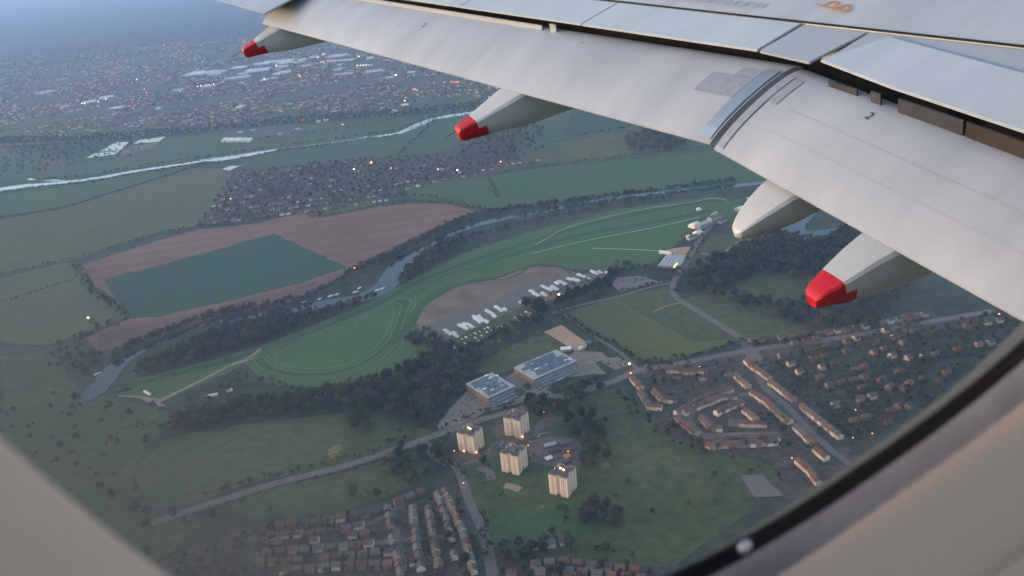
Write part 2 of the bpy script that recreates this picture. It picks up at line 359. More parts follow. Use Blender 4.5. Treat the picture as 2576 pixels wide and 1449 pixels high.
sheet('hardstanding', [(230,690),(500,590),(800,480),(1100,340),(1400,250),(1530,235),(1900,220),(1800,290),(1300,430),(1000,560),(700,700),(480,800),(300,830)], M['grey_lot'], Z*6, f=c4, amp=1)
S(ribbon('dirt_track', [(90,740),(150,600),(300,460),(560,330),(760,285),(940,280),(1090,220),(1180,160),(1300,150),(1420,175),(1530,235)], 5, M['scrub'], Z*6.5, f=c4))
sheet('grass_verge', [(430,830),(700,700),(1000,560),(1180,480),(1290,560),(900,720),(540,910)], M['green'], Z*6, f=c4)
sheet('sand_arena', [(1285,735),(1440,675),(1500,720),(1670,835),(1640,880),(1560,905),(1500,865)], M['sand'], Z*4, f=c4, amp=.3)
sheet('paddock_grass', [(700,1080),(900,900),(1230,760),(1290,745),(1480,870),(1400,960),(1130,1030),(900,1090)], M['green'], Z*3, f=c4)
sheet('gravel_ground', [(1920,265),(2110,250),(2250,290),(2330,300),(2200,320),(1950,390),(1880,330)], M['lot'], Z*5, f=c4)
# office grounds
sheet('car_park', [(390,470),(530,290),(700,110),(780,60),(900,250),(900,310),(660,440),(440,495)], M['lot'], Z*4, f=c5, amp=.3)
sheet('forecourt', [(880,250),(1140,130),(1160,60),(1050,-20),(1150,-60),(1500,-80),(1560,30),(1480,110),(1670,160),(1620,200),(1300,200),(1000,290),(900,310)], M['lot'], Z*3.5, f=c5)
sheet('car_park', [(1480,960),(1560,900),(1780,910),(1860,960),(1730,1000),(1830,1100),(1700,1100),(1500,1130)], M['lot'], Z*4, f=c4)
sheet('car_park', [(1780,970),(1930,955),(2040,1020),(1900,1060),(1800,1010)], M['lot'], Z*4, f=c4)
for q in ([(1240,60),(1290,40),(1330,80),(1290,110)], [(1350,20),(1440,10),(1450,80),(1380,90)], [(1150,110),(1230,90),(1260,140),(1180,170)]):
    sheet('lawn', q, M['green'], Z*5, f=c5, smooth=True)
# roads
main = [(380,1318),(530,1268),(700,1215),(860,1175),(1000,1130),(1060,1108),(1200,1060),(1300,1032),(1420,998),(1550,957),(1600,935),(1700,917),(1850,888),(1950,872),(2100,852),(2300,817),(2500,782)]
S(ribbon('road', main, 13, M['asphalt'], Z*5))
S(ribbon('road', [(1060,1112),(1110,1160),(1150,1178),(1180,1260),(1215,1340),(1240,1449),(1250,1560)], [14,12,10,10,11,12,12], M['asphalt'], Z*5.5))
S(ribbon('road', [(1930,930),(1885,870),(1870,855),(1790,805),(1710,755),(1692,730),(1700,700),(1722,670),(1745,630),(1770,590),(1810,550)], [9,11,12,11,11,11,10,9,9,8,8], M['asphalt'], Z*5.5))
S(ribbon('road', [(1400,785),(1430,775),(1560,745),(1640,722),(1690,712)], 7, M['asphalt'], Z*5))
S(ribbon('road', [(1390,785),(1430,800),(1500,850),(1560,888),(1605,930)], 6, M['asphalt'], Z*5.2))
S(ribbon('footpath', [(1550,760),(1640,808),(1745,862)], 2.6, M['turfl'], Z*5))
S(ribbon('footpath', [(1745,862),(1800,862),(1860,850)], 2.6, M['turfl'], Z*5.2))
S(ribbon('footpath', [cR(290,745),cR(420,755),cR(490,710),cR(580,645)], 5, M['path'], Z*5))
S(ribbon('footpath', [c4(2230,560),c4(2350,510),c4(2480,480)], 3, M['path'], Z*5))
S(ribbon('street', [c7(1170,230),c7(1250,400),c7(1330,570),c7(1500,720),c7(1650,880),c7(1830,1050),c7(2000,1180)], 9, M['asphalt'], Z*4))
S(ribbon('street', [c7(720,840),c7(800,760),c7(950,690),c7(1110,640),c7(1200,640)], 9, M['asphalt'], Z*4.2))
S(ribbon('street', [c7(740,840),c7(850,940),c7(1000,950),c7(1440,940)], 8, M['asphalt'], Z*4.4))
S(ribbon('street', [c5(560,850),c5(700,820),c5(860,760),c5(960,640),c5(1180,560),c5(1500,520)], 5, M['asphalt'], Z*4))
S(ribbon('street', [c5(800,860),c5(900,900),c5(940,980)], 10, M['asphalt'], Z*4.3))
S(ribbon('street', [c5(1300,640),c5(1500,700),c5(1800,640)], 14, M['asphalt'], Z*4))
S(ribbon('street', [c6(600,790),c6(1000,760),c6(1500,680),c6(1900,440)], 7, M['asphalt'], Z*3))
S(ribbon('street', [c6(500,960),c6(1000,930),c6(1700,840),c6(2200,800)], 7, M['asphalt'], Z*3.2))
S(ribbon('street', [c6(1680,560),c6(1750,900),c6(1800,1145)], 7, M['asphalt'], Z*3.4))
S(ribbon('path', [c5(1060,1040),c5(1130,1050),c5(1215,1080)], 10, M['path'], Z*5))
sheet('paved_court', [c5(1290,610),c5(1500,560),c5(1760,590),c5(1840,720),c5(1770,900),c5(1560,860),c5(1330,800)], M['court'], Z*4.5)
sheet('paved_court', [c5(900,640),c5(1290,500),c5(1500,330),c5(1580,390),c5(1350,560),c5(1000,690)], M['court'], Z*4.2)
sheet('worn_grass', [c5(560,720),c5(860,690),c5(1000,600),c5(900,470),c5(1090,420),c5(1100,560),c5(960,760),c5(760,860),c5(600,860)], M['worn'], Z*3.2)
sheet('tarmac_court', [c7(1150,1270),c7(1310,1260),c7(1480,1420),c7(1250,1443)], M['asphalt'], Z*4)
S(ribbon('country_road', [cL(1880,265),cL(2030,225),cL(2180,190)], 10, M['brownf'], Z*3))
S(ribbon('motorway', [(-100,372),(200,352),(420,335),(600,318),(830,297),(1000,288),(1200,268)], 34, M['asphalt'], Z*3))
# road dashes down the middle of the main road
pm = cr(wpts(main), False, 30); mk = MB(); acc = 0; seg = np.linalg.norm(np.diff(pm, axis=0), axis=1); s_ = np.concatenate([[0], np.cumsum(seg)])
for a in np.arange(0, s_[-1]-4, 9):
    p = np.array([np.interp(a, s_, pm[:, k]) for k in (0, 1)]); q = np.array([np.interp(a+4, s_, pm[:, k]) for k in (0, 1)])
    n_ = np.array([-(q-p)[1], (q-p)[0]])/4*.12
    mk.add([(*(p+n_), .56), (*(p-n_), .56), (*(q-n_), .56), (*(q+n_), .56)], [(0, 1, 2, 3)])
S(mk.build('road_marking', M['markwhite']))
# water
S(ribbon('river', [(205,1012),(240,985),(290,925),(335,893),(450,842),(560,806),(700,787),(800,768),(900,752),(965,725),(995,685),(1028,645),(1090,612),(1150,582),(1240,556),(1320,541),(1440,517),(1560,499),(1700,482),(1850,468),(2000,452),(2150,440)],
         [8,36,32,20,18,18,26,32,34,46,46,38,20,20,26,24,24,24,24,24,24,24], M['water'], Z*6, wob=1.2))
S(ribbon('canal', [(-120,500),(0,477),(97,465),(161,459),(225,451),(290,440),(354,429),(419,419),(477,411),(512,404),(564,399),(599,394),(644,386),(677,380),(702,375)],
         [60,52,34,32,34,32,34,32,24,26,58,54,44,26,8], M['cwater'], Z*6, wob=3.5))
S(ribbon('canal', [(702,375),(760,368),(850,357),(915,347)], [5,7,7,8], M['cwater'], Z*6.2, wob=1))
S(ribbon('canal', [(915,347),(960,342),(1000,335),(1030,324),(1090,300),(1190,283),(1300,265)], [16,24,24,30,40,46,50], M['cwater'], Z*6, wob=3))
for q in ([(1735,290),(1790,305),(1880,262),(1800,268)], [(210,372),(240,362),(280,372),(240,380)], [(330,382),(420,372),(530,380),(420,392)], [(90,425),(230,405),(250,412),(100,435)]):
    sheet('pond', q, M['cwater'], Z*6.5, f=cL, amp=0)
sheet('lake', [(810,590),(920,510),(1060,440),(1140,400),(1100,470),(1030,540),(1030,580),(1100,585),(1250,565),(1390,545),(1300,590),(1180,610),(1030,650),(980,640),(960,600)], M['water'], Z*5, f=cR, amp=.5)

# ------------------------------------------------------------------ trees
def crown_mesh(name, m, seed, n=420, conif=False):
    r = np.random.default_rng(seed); V = []; F = []
    lob = r.normal(0, 1, (6, 3)); lob /= np.linalg.norm(lob, axis=1)[:, None]; lob[:, 2] = np.abs(lob[:, 2])*.8
    la = r.uniform(.1, .34, 6)
    def rad(d): return .72 + sum(a*max(0, float(d@l))**4 for a, l in zip(la, lob))
    bm = bmesh.new(); bmesh.ops.create_icosphere(bm, subdivisions=2, radius=1)
    for v in bm.verts:
        d = np.array(v.co); d /= np.linalg.norm(d); k = rad(d)*.8*r.uniform(.82, 1.1)
        p = d*k
        if conif: p[:2] *= max(.12, .75-p[2]*.62)
        v.co = (p[0]*.5, p[1]*.5, .58+p[2]*.44)
    bm.verts.index_update()
    V = [tuple(v.co) for v in bm.verts]; F = [tuple(v.index for v in f.verts) for f in bm.faces]; bm.free()
    for i in range(n):
        d = r.normal(0, 1, 3); d /= np.linalg.norm(d)
        k = rad(d)*r.uniform(.72, 1.12); p = d*k
        if conif: p[:2] *= max(.12, .75-p[2]*.62)
        c = np.array([p[0]*.5, p[1]*.5, .58+p[2]*.44])
        a = r.normal(0, 1, 3); a /= np.linalg.norm(a); b = np.cross(a, d+r.normal(0, .4, 3)); b /= np.linalg.norm(b)
        s = r.uniform(.03, .062); k0 = len(V)
        V += [tuple(c+a*s+b*s*.4), tuple(c-a*s*.3+b*s), tuple(c-a*s-b*s*.5), tuple(c+a*s*.4-b*s)]; F.append((k0, k0+1, k0+2, k0+3))
    return mdata(name, V, F, m)
def trunk_mesh():
    b = MB(); b.cyl(0, 0, -.02, .45, .032, .018, 6)
    for k in range(4):
        a = k*1.6+.3; x, y = math.cos(a), math.sin(a)
        b.add([(.012*-y, .012*x, .3), (-.012*-y, -.012*x, .3), (.2*x, .2*y, .56), (.012*x, .012*y, .34)], [(0, 1, 2), (1, 3, 2), (3, 0, 2)])
    return b.data('trunk', M['bark'])
KINDS = ['bare', 'dark', 'olive_t', 'fresh', 'pale', 'mid', 'conifer']
CROWN = {k: [crown_mesh('crown_'+k, M['dark' if k == 'conifer' else k], 100+i*7+j, conif=(k == 'conifer')) for j in range(3)] for i, k in enumerate(KINDS)}
TRUNK = trunk_mesh()
ADJ = dict(bare='leafless purple-brown', dark='dark evergreen', olive_t='olive green', fresh='fresh yellow-green', pale='pale blossoming', mid='mid green', conifer='narrow dark conifer')
TINT = dict(bare=(.062,.05,.05), dark=(.026,.034,.022), olive_t=(.06,.064,.026), fresh=(.115,.118,.045), pale=(.19,.175,.105), mid=(.038,.05,.024), conifer=(.022,.03,.02))
TSC = [1.5]
TREES = []   # (x, y, height, width, kind, place)
def inside(p, P):
    x, y = p; c = False; n = len(P); j = n-1
    for i in range(n):
        if (P[i][1] > y) != (P[j][1] > y) and x < (P[j][0]-P[i][0])*(y-P[i][1])/(P[j][1]-P[i][1])+P[i][0]: c = not c
        j = i
    return c
def pick(mix):
    ks = list(mix); return random.choices(ks, [mix[k] for k in ks])[0]
def add_tree(x, y, h, mix, place, wr=None):
    if place != 'far': h *= TSC[0]
    TREES.append((x, y, h, h*(wr or random.uniform(.7, 1.05)), pick(mix) if isinstance(mix, dict) else mix, place))
def grove(pts, spacing, h, mix, place, f=None):
    P = wpts(pts, f); lo, hi = P.min(0), P.max(0); spacing *= 1.16; TSC[0] = 1.5
    n = 0
    for gx in np.arange(lo[0], hi[0], spacing):
        for gy in np.arange(lo[1], hi[1], spacing):
            p = (gx+random.uniform(-.5, .5)*spacing, gy+random.uniform(-.5, .5)*spacing)
            if inside(p, P): add_tree(*p, random.uniform(*h), mix, place)
def line(pts, spacing, h, mix, place, spread=3., f=None, gap=0.):
    TSC[0] = 1.25; P = cr(wpts(pts, f), False, 8); sg = np.linalg.norm(np.diff(P, axis=0), axis=1); s = np.concatenate([[0], np.cumsum(sg)])
    for a in np.arange(0, s[-1], spacing):
        if random.random() < gap: continue
        a += random.uniform(-.4, .4)*spacing
        add_tree(np.interp(a, s, P[:, 0])+random.gauss(0, spread), np.interp(a, s, P[:, 1])+random.gauss(0, spread), random.uniform(*h), mix, place)
def singles(pts, h, mix, place, f=None):
    TSC[0] = 1.5
    for p in pts:
        q = G(*(f(*p) if f else p)); add_tree(*q, random.uniform(*h), mix, place)
WOOD = dict(bare=5, dark=2.5, olive_t=3, mid=2, fresh=.35); RIV = dict(bare=6, dark=3, olive_t=2, mid=1.5); HEDGE = dict(bare=3, dark=4, olive_t=2, mid=2)
PARK = dict(mid=4, dark=4, olive_t=3, bare=1.5, fresh=.5)
# river belts
grove([(340,938),(480,866),(600,824),(720,803),(830,786),(960,745),(940,756),(800,808),(640,868),(500,908),(345,950)], 7.5, (8,13), RIV, 'in the belt between the river and the racecourse straight')
for q_ in (0, -5, 4): line([(290,905+q_),(335,875+q_),(450,828+q_),(560,793+q_),(700,772+q_),(790,748+q_)], 7, (7,12), RIV, 'on the river bank below the ploughed field', 3, gap=.1)
line([(790,745),(850,715),(900,685),(960,660),(1000,640)], 5.5, (7,12), RIV, 'on the river bank below the ploughed field', 5, gap=.1)
line([(880,690),(960,655),(1020,628),(1100,588),(1170,558),(1240,538),(1330,525),(1500,503),(1700,478),(1850,458)], 4.6, (8,13), RIV, 'on the far river bank beside the ploughed field', 4.5)
line([(960,668),(1040,622),(1110,585),(1190,548)], 5.5, (7,12), RIV, 'on the far river bank beside the ploughed field', 6)
grove([(1005,715),(1030,675),(1060,645),(1105,622),(1180,598),(1180,612),(1110,650),(1060,690),(1020,722)], 9, (8,14), PARK, 'in the riverside clump at the bend by the racecourse')
line([(1120,628),(1180,600),(1300,568),(1420,542),(1560,515),(1700,498)], 5.5, (6,10), dict(olive_t=4, mid=4, dark=2, bare=2), 'along the racecourse side of the river', 4, gap=.08)
line([(1240,552),(1330,536),(1500,512),(1600,500)], 13, (6,9), dict(mid=3, olive_t=3), 'along the racecourse side of the river', 9, gap=.2)
line([(700,798),(800,778),(900,762),(960,742)], 10, (5,9), RIV, 'in the belt between the river and the racecourse straight', 3, gap=.2)
# hedges of the western fields
H = 'in a hedge between the western fields'
line([(0,550),(150,526),(300,481),(420,444),(500,417),(560,406)], 5, (3.5,6), HEDGE, H, 2)
line([(0,692),(110,668),(160,657),(270,629),(390,591),(490,573),(560,566)], 6, (3.5,6), HEDGE, H, 2.5, gap=.1)
line([(195,672),(235,730),(285,770),(330,800)], 8, (5,10), dict(bare=5, olive_t=2, dark=2), H, 5)
line([(0,762),(60,745),(190,702)], 6, (3,5), HEDGE, H, 2)
grove([(130,870),(240,825),(330,800),(340,815),(260,835),(215,870),(240,900),(280,890),(230,960),(120,930)], 16, (5,11), HEDGE, 'around the lit farmhouse west of the ploughed field')
line([(770,533),(800,547),(935,522),(1040,510),(1130,512),(1195,528)], 6, (3,5.5), HEDGE, 'in the hedge behind the ploughed field', 2, gap=.1)
grove([(780,540),(850,525),(850,540),(800,552)], 14, (4,8), HEDGE, 'in the hedge behind the ploughed field')
line([(1010,492),(1100,500),(1200,525),(1260,538)], 10, (4,8), HEDGE, 'in the hedge behind the ploughed field', 4)
line([(1230,445),(1245,480),(1250,500)], 10, (4,8), HEDGE, 'in a hedge by the village', 3)
line([(1250,440),(1400,416),(1600,392),(1900,362)], 9, (4,8), HEDGE, 'in a hedge by the village', 3)
line([(1290,405),(1400,360),(1500,335),(1650,318),(1760,345)], 12, (5,9), HEDGE, 'in a hedge by the village', 5)
grove([(1570,345),(1640,325),(1740,340),(1720,372),(1620,385),(1580,380)], 13, (7,12), RIV, 'in the copse behind the large green field')
grove([(1140,385),(1200,330),(1260,310),(1340,305),(1380,330),(1330,380),(1250,400)], 22, (6,12), HEDGE, 'in the scrub beside the village')
# canal banks
line([(0,488),(97,474),(225,461),(354,438),(477,419),(560,412),(644,395),(702,382),(850,364),(1000,342)], 8, (5,9), dict(mid=3, olive_t=3, bare=2), 'on the bank of the bright canal', 3, gap=.2)
line([(97,456),(225,443),(354,421),(477,403),(560,391),(700,370),(850,350),(1000,328),(1090,295)], 8, (5,9), dict(mid=3, olive_t=3, dark=2), 'on the bank of the bright canal', 3, gap=.25)
for y0 in (-2, 2, 7, 10): line([(0,352+y0),(200,346+y0),(420,331+y0),(600,313+y0),(830,293+y0),(1000,284+y0),(1200,262+y0)], 11, (7,12), dict(dark=5, mid=3, bare=2), 'beside the motorway', 5)
line([(1000,395),(1060,340),(1100,300),(1110,290)], 14, (5,9), HEDGE, 'in a hedge beyond the canal', 4)
line([(560,360),(700,345),(900,320),(1100,275)], 18, (5,9), HEDGE, 'in a hedge beyond the canal', 6)
grove([(0,372),(190,360),(400,345),(330,400),(200,420),(60,440),(0,450)], 30, (5,10), HEDGE, 'in the rough land beyond the canal')
# the wood south of the racecourse and the belt round the caravan ground
grove([(385,1090),(480,1040),(620,1005),(800,985),(960,952),(1065,908),(1110,885),(1165,945),(1190,965),(1110,1035),(1092,1080),(1000,1055),(900,1038),(700,1052),(480,1088)], 9.5, (7,13), WOOD, 'in the wood south of the racecourse')
line([(560,985),(640,965),(760,985),(900,962),(1000,940)], 11, (5,9), WOOD, 'in the wood south of the racecourse', 4)
grove([(530,985),(560,960),(620,930),(632,950),(600,975)], 12, (4,8), dict(bare=4, olive_t=2, mid=3), 'in the scrub inside the western tip of the racecourse')
grove([c4(100,830),c4(220,720),c4(300,740),c4(480,860),c4(560,930),c4(400,960),c4(250,900)], 10, (7,12), WOOD, 'at the western end of the caravan ground')
grove([c4(560,930),c4(720,830),c4(900,740),c4(1240,600),c4(1340,600),c4(1280,660),c4(1000,760),c4(800,860),c4(600,960)], 9, (6,11), dict(dark=4, mid=3, olive_t=3, bare=1), 'in the belt behind the caravan rows')
grove([c4(560,980),c4(800,920),c4(700,1060),c4(560,1150),c4(480,1080)], 11, (7,12), PARK, 'in the wood beside the offices')
singles([(1220,760),(1240,790),(1210,800),(850,880),(900,850),(980,800),(1050,770)], (7,10), dict(fresh=3, olive_t=3), 'in the paddock behind the caravan rows', f=c4)
line([c4(1380,520),c4(1500,470),c4(1640,410),c4(1780,370),c4(1880,350)], 5, (10,15), 'conifer', 'in the conifer screen by the boat-shaped gravel ground', 2)
line([c4(1400,505),c4(1600,410),c4(1790,340),c4(1860,290),c4(1850,220)], 6, (10,16), 'conifer', 'in the conifer screen by the boat-shaped gravel ground', 2.5)
grove([c4(1100,530),c4(1150,490),c4(1260,490),c4(1350,580),c4(1300,600),c4(1160,560)], 7, (8,13), dict(dark=6, conifer=3), 'in the dark clump at the road bend by the caravans')
line([c4(1340,430),c4(1500,350),c4(1640,300),c4(1740,300)], 6, (3,6), dict(mid=4, dark=3), 'in the hedge among the parked caravans', 2)
line([c4(1420,560),c4(1640,480),c4(1900,400),c4(2200,330),c4(2330,300)], 6.5, (3.5,6), dict(dark=4, mid=4), 'in the roadside hedge of the playing field', 1.6)
line([c4(1430,590),c4(1640,720),c4(1900,850),c4(2080,960),c4(2180,1010)], 6.5, (4,8), dict(dark=4, mid=4, bare=2), 'in the roadside hedge of the playing field', 2.5)
line([c4(1400,600),c4(1560,700),c4(1700,780)], 8, (4,7), PARK, 'in the roadside hedge of the playing field', 3)
line([(1610,915),(1700,905),(1800,885),(1860,862),(1900,868),(2000,862),(2060,840)], 6.5, (4,7.5), dict(dark=4, mid=3, bare=2), 'along the lower edge of the playing field', 2)
grove([c4(1620,860),c4(1800,850),c4(1830,900),c4(1700,920),c4(1640,900)], 9, (5,9), PARK, 'on the mound beside the sand arena')
line([c4(1900,240),c4(2100,180),c4(2400,240)], 7, (5,9), dict(dark=4, mid=3), 'by the stable yard', 3)
grove([c4(1850,150),c4(2000,150),c4(2040,200),c4(1900,220)], 9, (5,10), dict(dark=4, bare=3), 'by the stable yard')
# east wood
grove([(1722,700),(1790,655),(1870,625),(1950,590),(2000,600),(2060,612),(2140,575),(2180,600),(2100,700),(2030,700),(1900,690),(1800,740),(1735,730)], 10, (8,14), dict(bare=4, dark=4, mid=3, olive_t=2), 'in the wood east of the racecourse road')
grove([(1760,735),(1850,770),(1990,812),(2040,830),(2140,850),(2200,830),(2300,700),(2180,640),(2060,720),(1990,770),(1880,745)], 12, (7,12), dict(bare=4, dark=4, mid=3, olive_t=1), 'in the wood east of the racecourse road')
line([(1700,735),(1712,690),(1740,640),(1775,590)], 9, (5,9), dict(dark=4, bare=3, olive_t=1), 'along the racecourse road', 5, gap=.3)
grove([(1860,520),(1900,490),(1960,480),(1990,540),(1900,570)], 12, (6,11), HEDGE, 'in the wood east of the racecourse road')
# lower part: along the main road, around the towers, the park
line([(520,1248),(700,1200),(860,1162),(960,1125),(1055,1094)], 8, (4,8), dict(bare=4, dark=3, olive_t=2), 'in the hedge of the main road', 2.5, gap=.1)
line([(560,1282),(700,1232),(860,1192),(1000,1147),(1045,1130)], 9, (3,6), dict(olive_t=3, mid=3, bare=2), 'in the hedge of the main road', 2.5, gap=.3)
line([(1100,1085),(1200,1045),(1300,1018),(1420,985),(1540,945)], 7, (4,7), dict(dark=4, mid=4), 'in the hedge in front of the offices', 2)
grove([c6(1600,200),c6(1780,40),c6(1960,60),c6(2000,180),c6(1900,330),c6(1840,400),c6(1750,330)], 10, (7,12), PARK, 'at the junction by the towers')
singles([c6(2010,260),c6(1990,280)], (8,9), 'bare', 'at the junction by the towers')
grove([c6(2040,60),c6(2180,0),c6(2160,100),c6(2240,230),c6(2150,260),c6(2060,160)], 9, (6,11), PARK, 'at the junction by the towers')
singles([c6(1360,420),c6(1350,460),c6(1480,480),c6(1560,470),c6(1640,470),c6(1240,330),c6(700,560),c6(640,600)], (6,9), dict(fresh=2, mid=3, olive_t=2), 'in the triangle of meadow below the main road')
TSC[0] = 1.0; add_tree(*G(848,1158), 19, 'pale', 'round and pale, standing alone beside the main road', 1.15)
add_tree(*G(1020,1105), 9, 'mid', 'in the hedge of the main road')
singles([(885,1060),(905,1065),(925,1070),(895,1080),(930,1090)], (11,14), 'mid', 'at the edge of the lower meadow')
singles([(1015,1078),(1010,1095)], (8,10), 'mid', 'at the edge of the lower meadow')
grove([c5(1300,200),c5(1440,190),c5(1500,330),c5(1400,400),c5(1290,330)], 9, (8,12), PARK, 'behind the towers')
grove([c5(1480,260),c5(1700,100),c5(1900,60),c5(2000,120),c5(1900,230),c5(1700,300),c5(1620,420)], 12, (7,12), PARK, 'in the park between the towers and the estate')
grove([c5(1640,400),c5(1800,300),c5(2050,400),c5(2100,560),c5(1900,640),c5(1700,560)], 13, (7,12), PARK, 'in the park between the towers and the estate')
singles([c5(1930,330),c5(1990,560),c5(2030,600),c5(1900,760),c5(1830,820),c5(1900,860),c5(1950,740)], (9,13), dict(olive_t=3, mid=2), 'in the park between the towers and the estate')
grove([c5(1850,600),c5(2000,540),c5(2120,700),c5(2050,900),c5(1900,980),c5(1800,850)], 15, (6,10), dict(mid=4, olive_t=4), 'in the park between the towers and the estate')
line([c5(1500,250),c5(1640,330),c5(1760,480),c5(1860,640)], 9, (7,11), PARK, 'in the park between the towers and the estate', 5)
singles([c5(2050,920)], (9,9.5), 'pale', 'standing alone in the park below the car park')
singles([c5(1430,1310)], (7,7.5), 'pale', 'standing alone on the grass below the towers')
singles([c5(1040,1170),c5(1600,1290),c5(1660,1300),c5(900,870),c5(860,830),c5(620,890),c5(660,950),c5(480,620),c5(520,580),c5(430,680)], (6,9), dict(olive_t=3, mid=3), 'on the grass around the towers')
grove([c5(1740,1330),c5(1900,1220),c5(2080,1230),c5(2250,1300),c5(2260,1449),c5(1800,1449)], 9, (7,12), dict(bare=6, olive_t=2), 'in the bare copse at the park edge')
grove([(1200,1390),(1400,1330),(1440,1290),(1440,1380),(1300,1420),(1240,1410)], 10, (5,10), PARK, 'in the bare copse at the park edge')
line([(1560,990),(1610,1050),(1690,1110),(1760,1135)], 8, (5,9), PARK, 'along the estate edge', 4)
line([c7(560,800),c7(720,960),c7(900,1090),c7(1100,1050),c7(1480,1030),c7(1720,1080)], 8, (5,9), dict(dark=4, bare=4, mid=2), 'along the estate edge', 5)
line([(1240,1395),(1225,1330),(1200,1290)], 9, (6,9), dict(dark=4, mid=3), 'along the road below the towers', 3)
for q in ([(1600,1240),(1750,1190),(1900,1165)], [(1640,1300),(1850,1235)], [(1560,1240),(1600,1220)]):
    line(q, 30, (6,10), PARK, 'in the park between the towers and the estate', 10, gap=.3)
# gardens
grove([c7(300,440),c7(600,400),c7(1080,380),c7(1080,480),c7(900,600),c7(620,680),c7(430,620)], 15, (4,8), PARK, 'in the gardens of the estate')
grove([c7(1200,400),c7(1500,330),c7(2576,50),c7(2576,700),c7(2050,1100),c7(1950,980),c7(1560,660)], 9, (3,6.5), dict(bare=5, mid=4, olive_t=2, dark=3, fresh=.3), 'in the gardens of the eastern suburb')
grove([(2310,835),(2500,790),(2620,820),(2620,960),(2310,1100)], 9, (3,6.5), dict(bare=5, mid=4, olive_t=2, dark=3), 'in the gardens of the eastern suburb')
grove([c7(1200,640),c7(1560,860),c7(1560,960),c7(1400,960),c7(1250,760)], 11, (4,7), PARK, 'in the gardens of the estate')
grove([c7(1150,1250),c7(1500,1130),c7(1700,1300),c7(1500,1440)], 22, (4,8), PARK, 'in the gardens of the estate')
grove([(640,1330),(1000,1280),(1160,1240),(1200,1350),(1215,1449),(1215,1560),(350,1560),(420,1420)], 14, (4,8), dict(bare=5, mid=4, olive_t=2, dark=3), 'in the gardens of the southern suburb')
grove([(1250,1400),(1500,1370),(1650,1420),(1650,1560),(1260,1560)], 13, (4,9), dict(bare=5, mid=4, olive_t=2, dark=3), 'in the gardens of the southern suburb')
grove([(0,1050),(120,1000),(230,980),(300,1010),(400,1020),(560,1000),(420,1090),(330,1180),(370,1290),(560,1290),(420,1420),(300,1500),(0,1100)], 27, (5,10), HEDGE, 'in the rough ground west of the meadow')
grove([(495,572),(560,476),(600,436),(880,404),(1050,395),(1300,405),(1200,440),(1010,472),(980,505),(800,522),(640,558)], 17, (4,9), dict(bare=5, dark=3, mid=2), 'in the village gardens')
line([(490,572),(640,556),(800,522),(985,500),(1010,470)], 11, (4,8), HEDGE, 'in the village gardens', 4)
# the rest of the plain: hedges, copses and garden trees of the far town
for _ in range(5200):
    x = random.uniform(-150, 1500); y = 6+(random.random()**1.25)*300
    if y > 350-.05*x and random.random() < .8: continue
    p = G(x, y); d = math.hypot(*p)
    if d > 15000: continue
    add_tree(*p, random.uniform(6, 12)*(1+max(0, d-5000)/6000), dict(dark=4, bare=4, mid=3, olive_t=1), 'far')

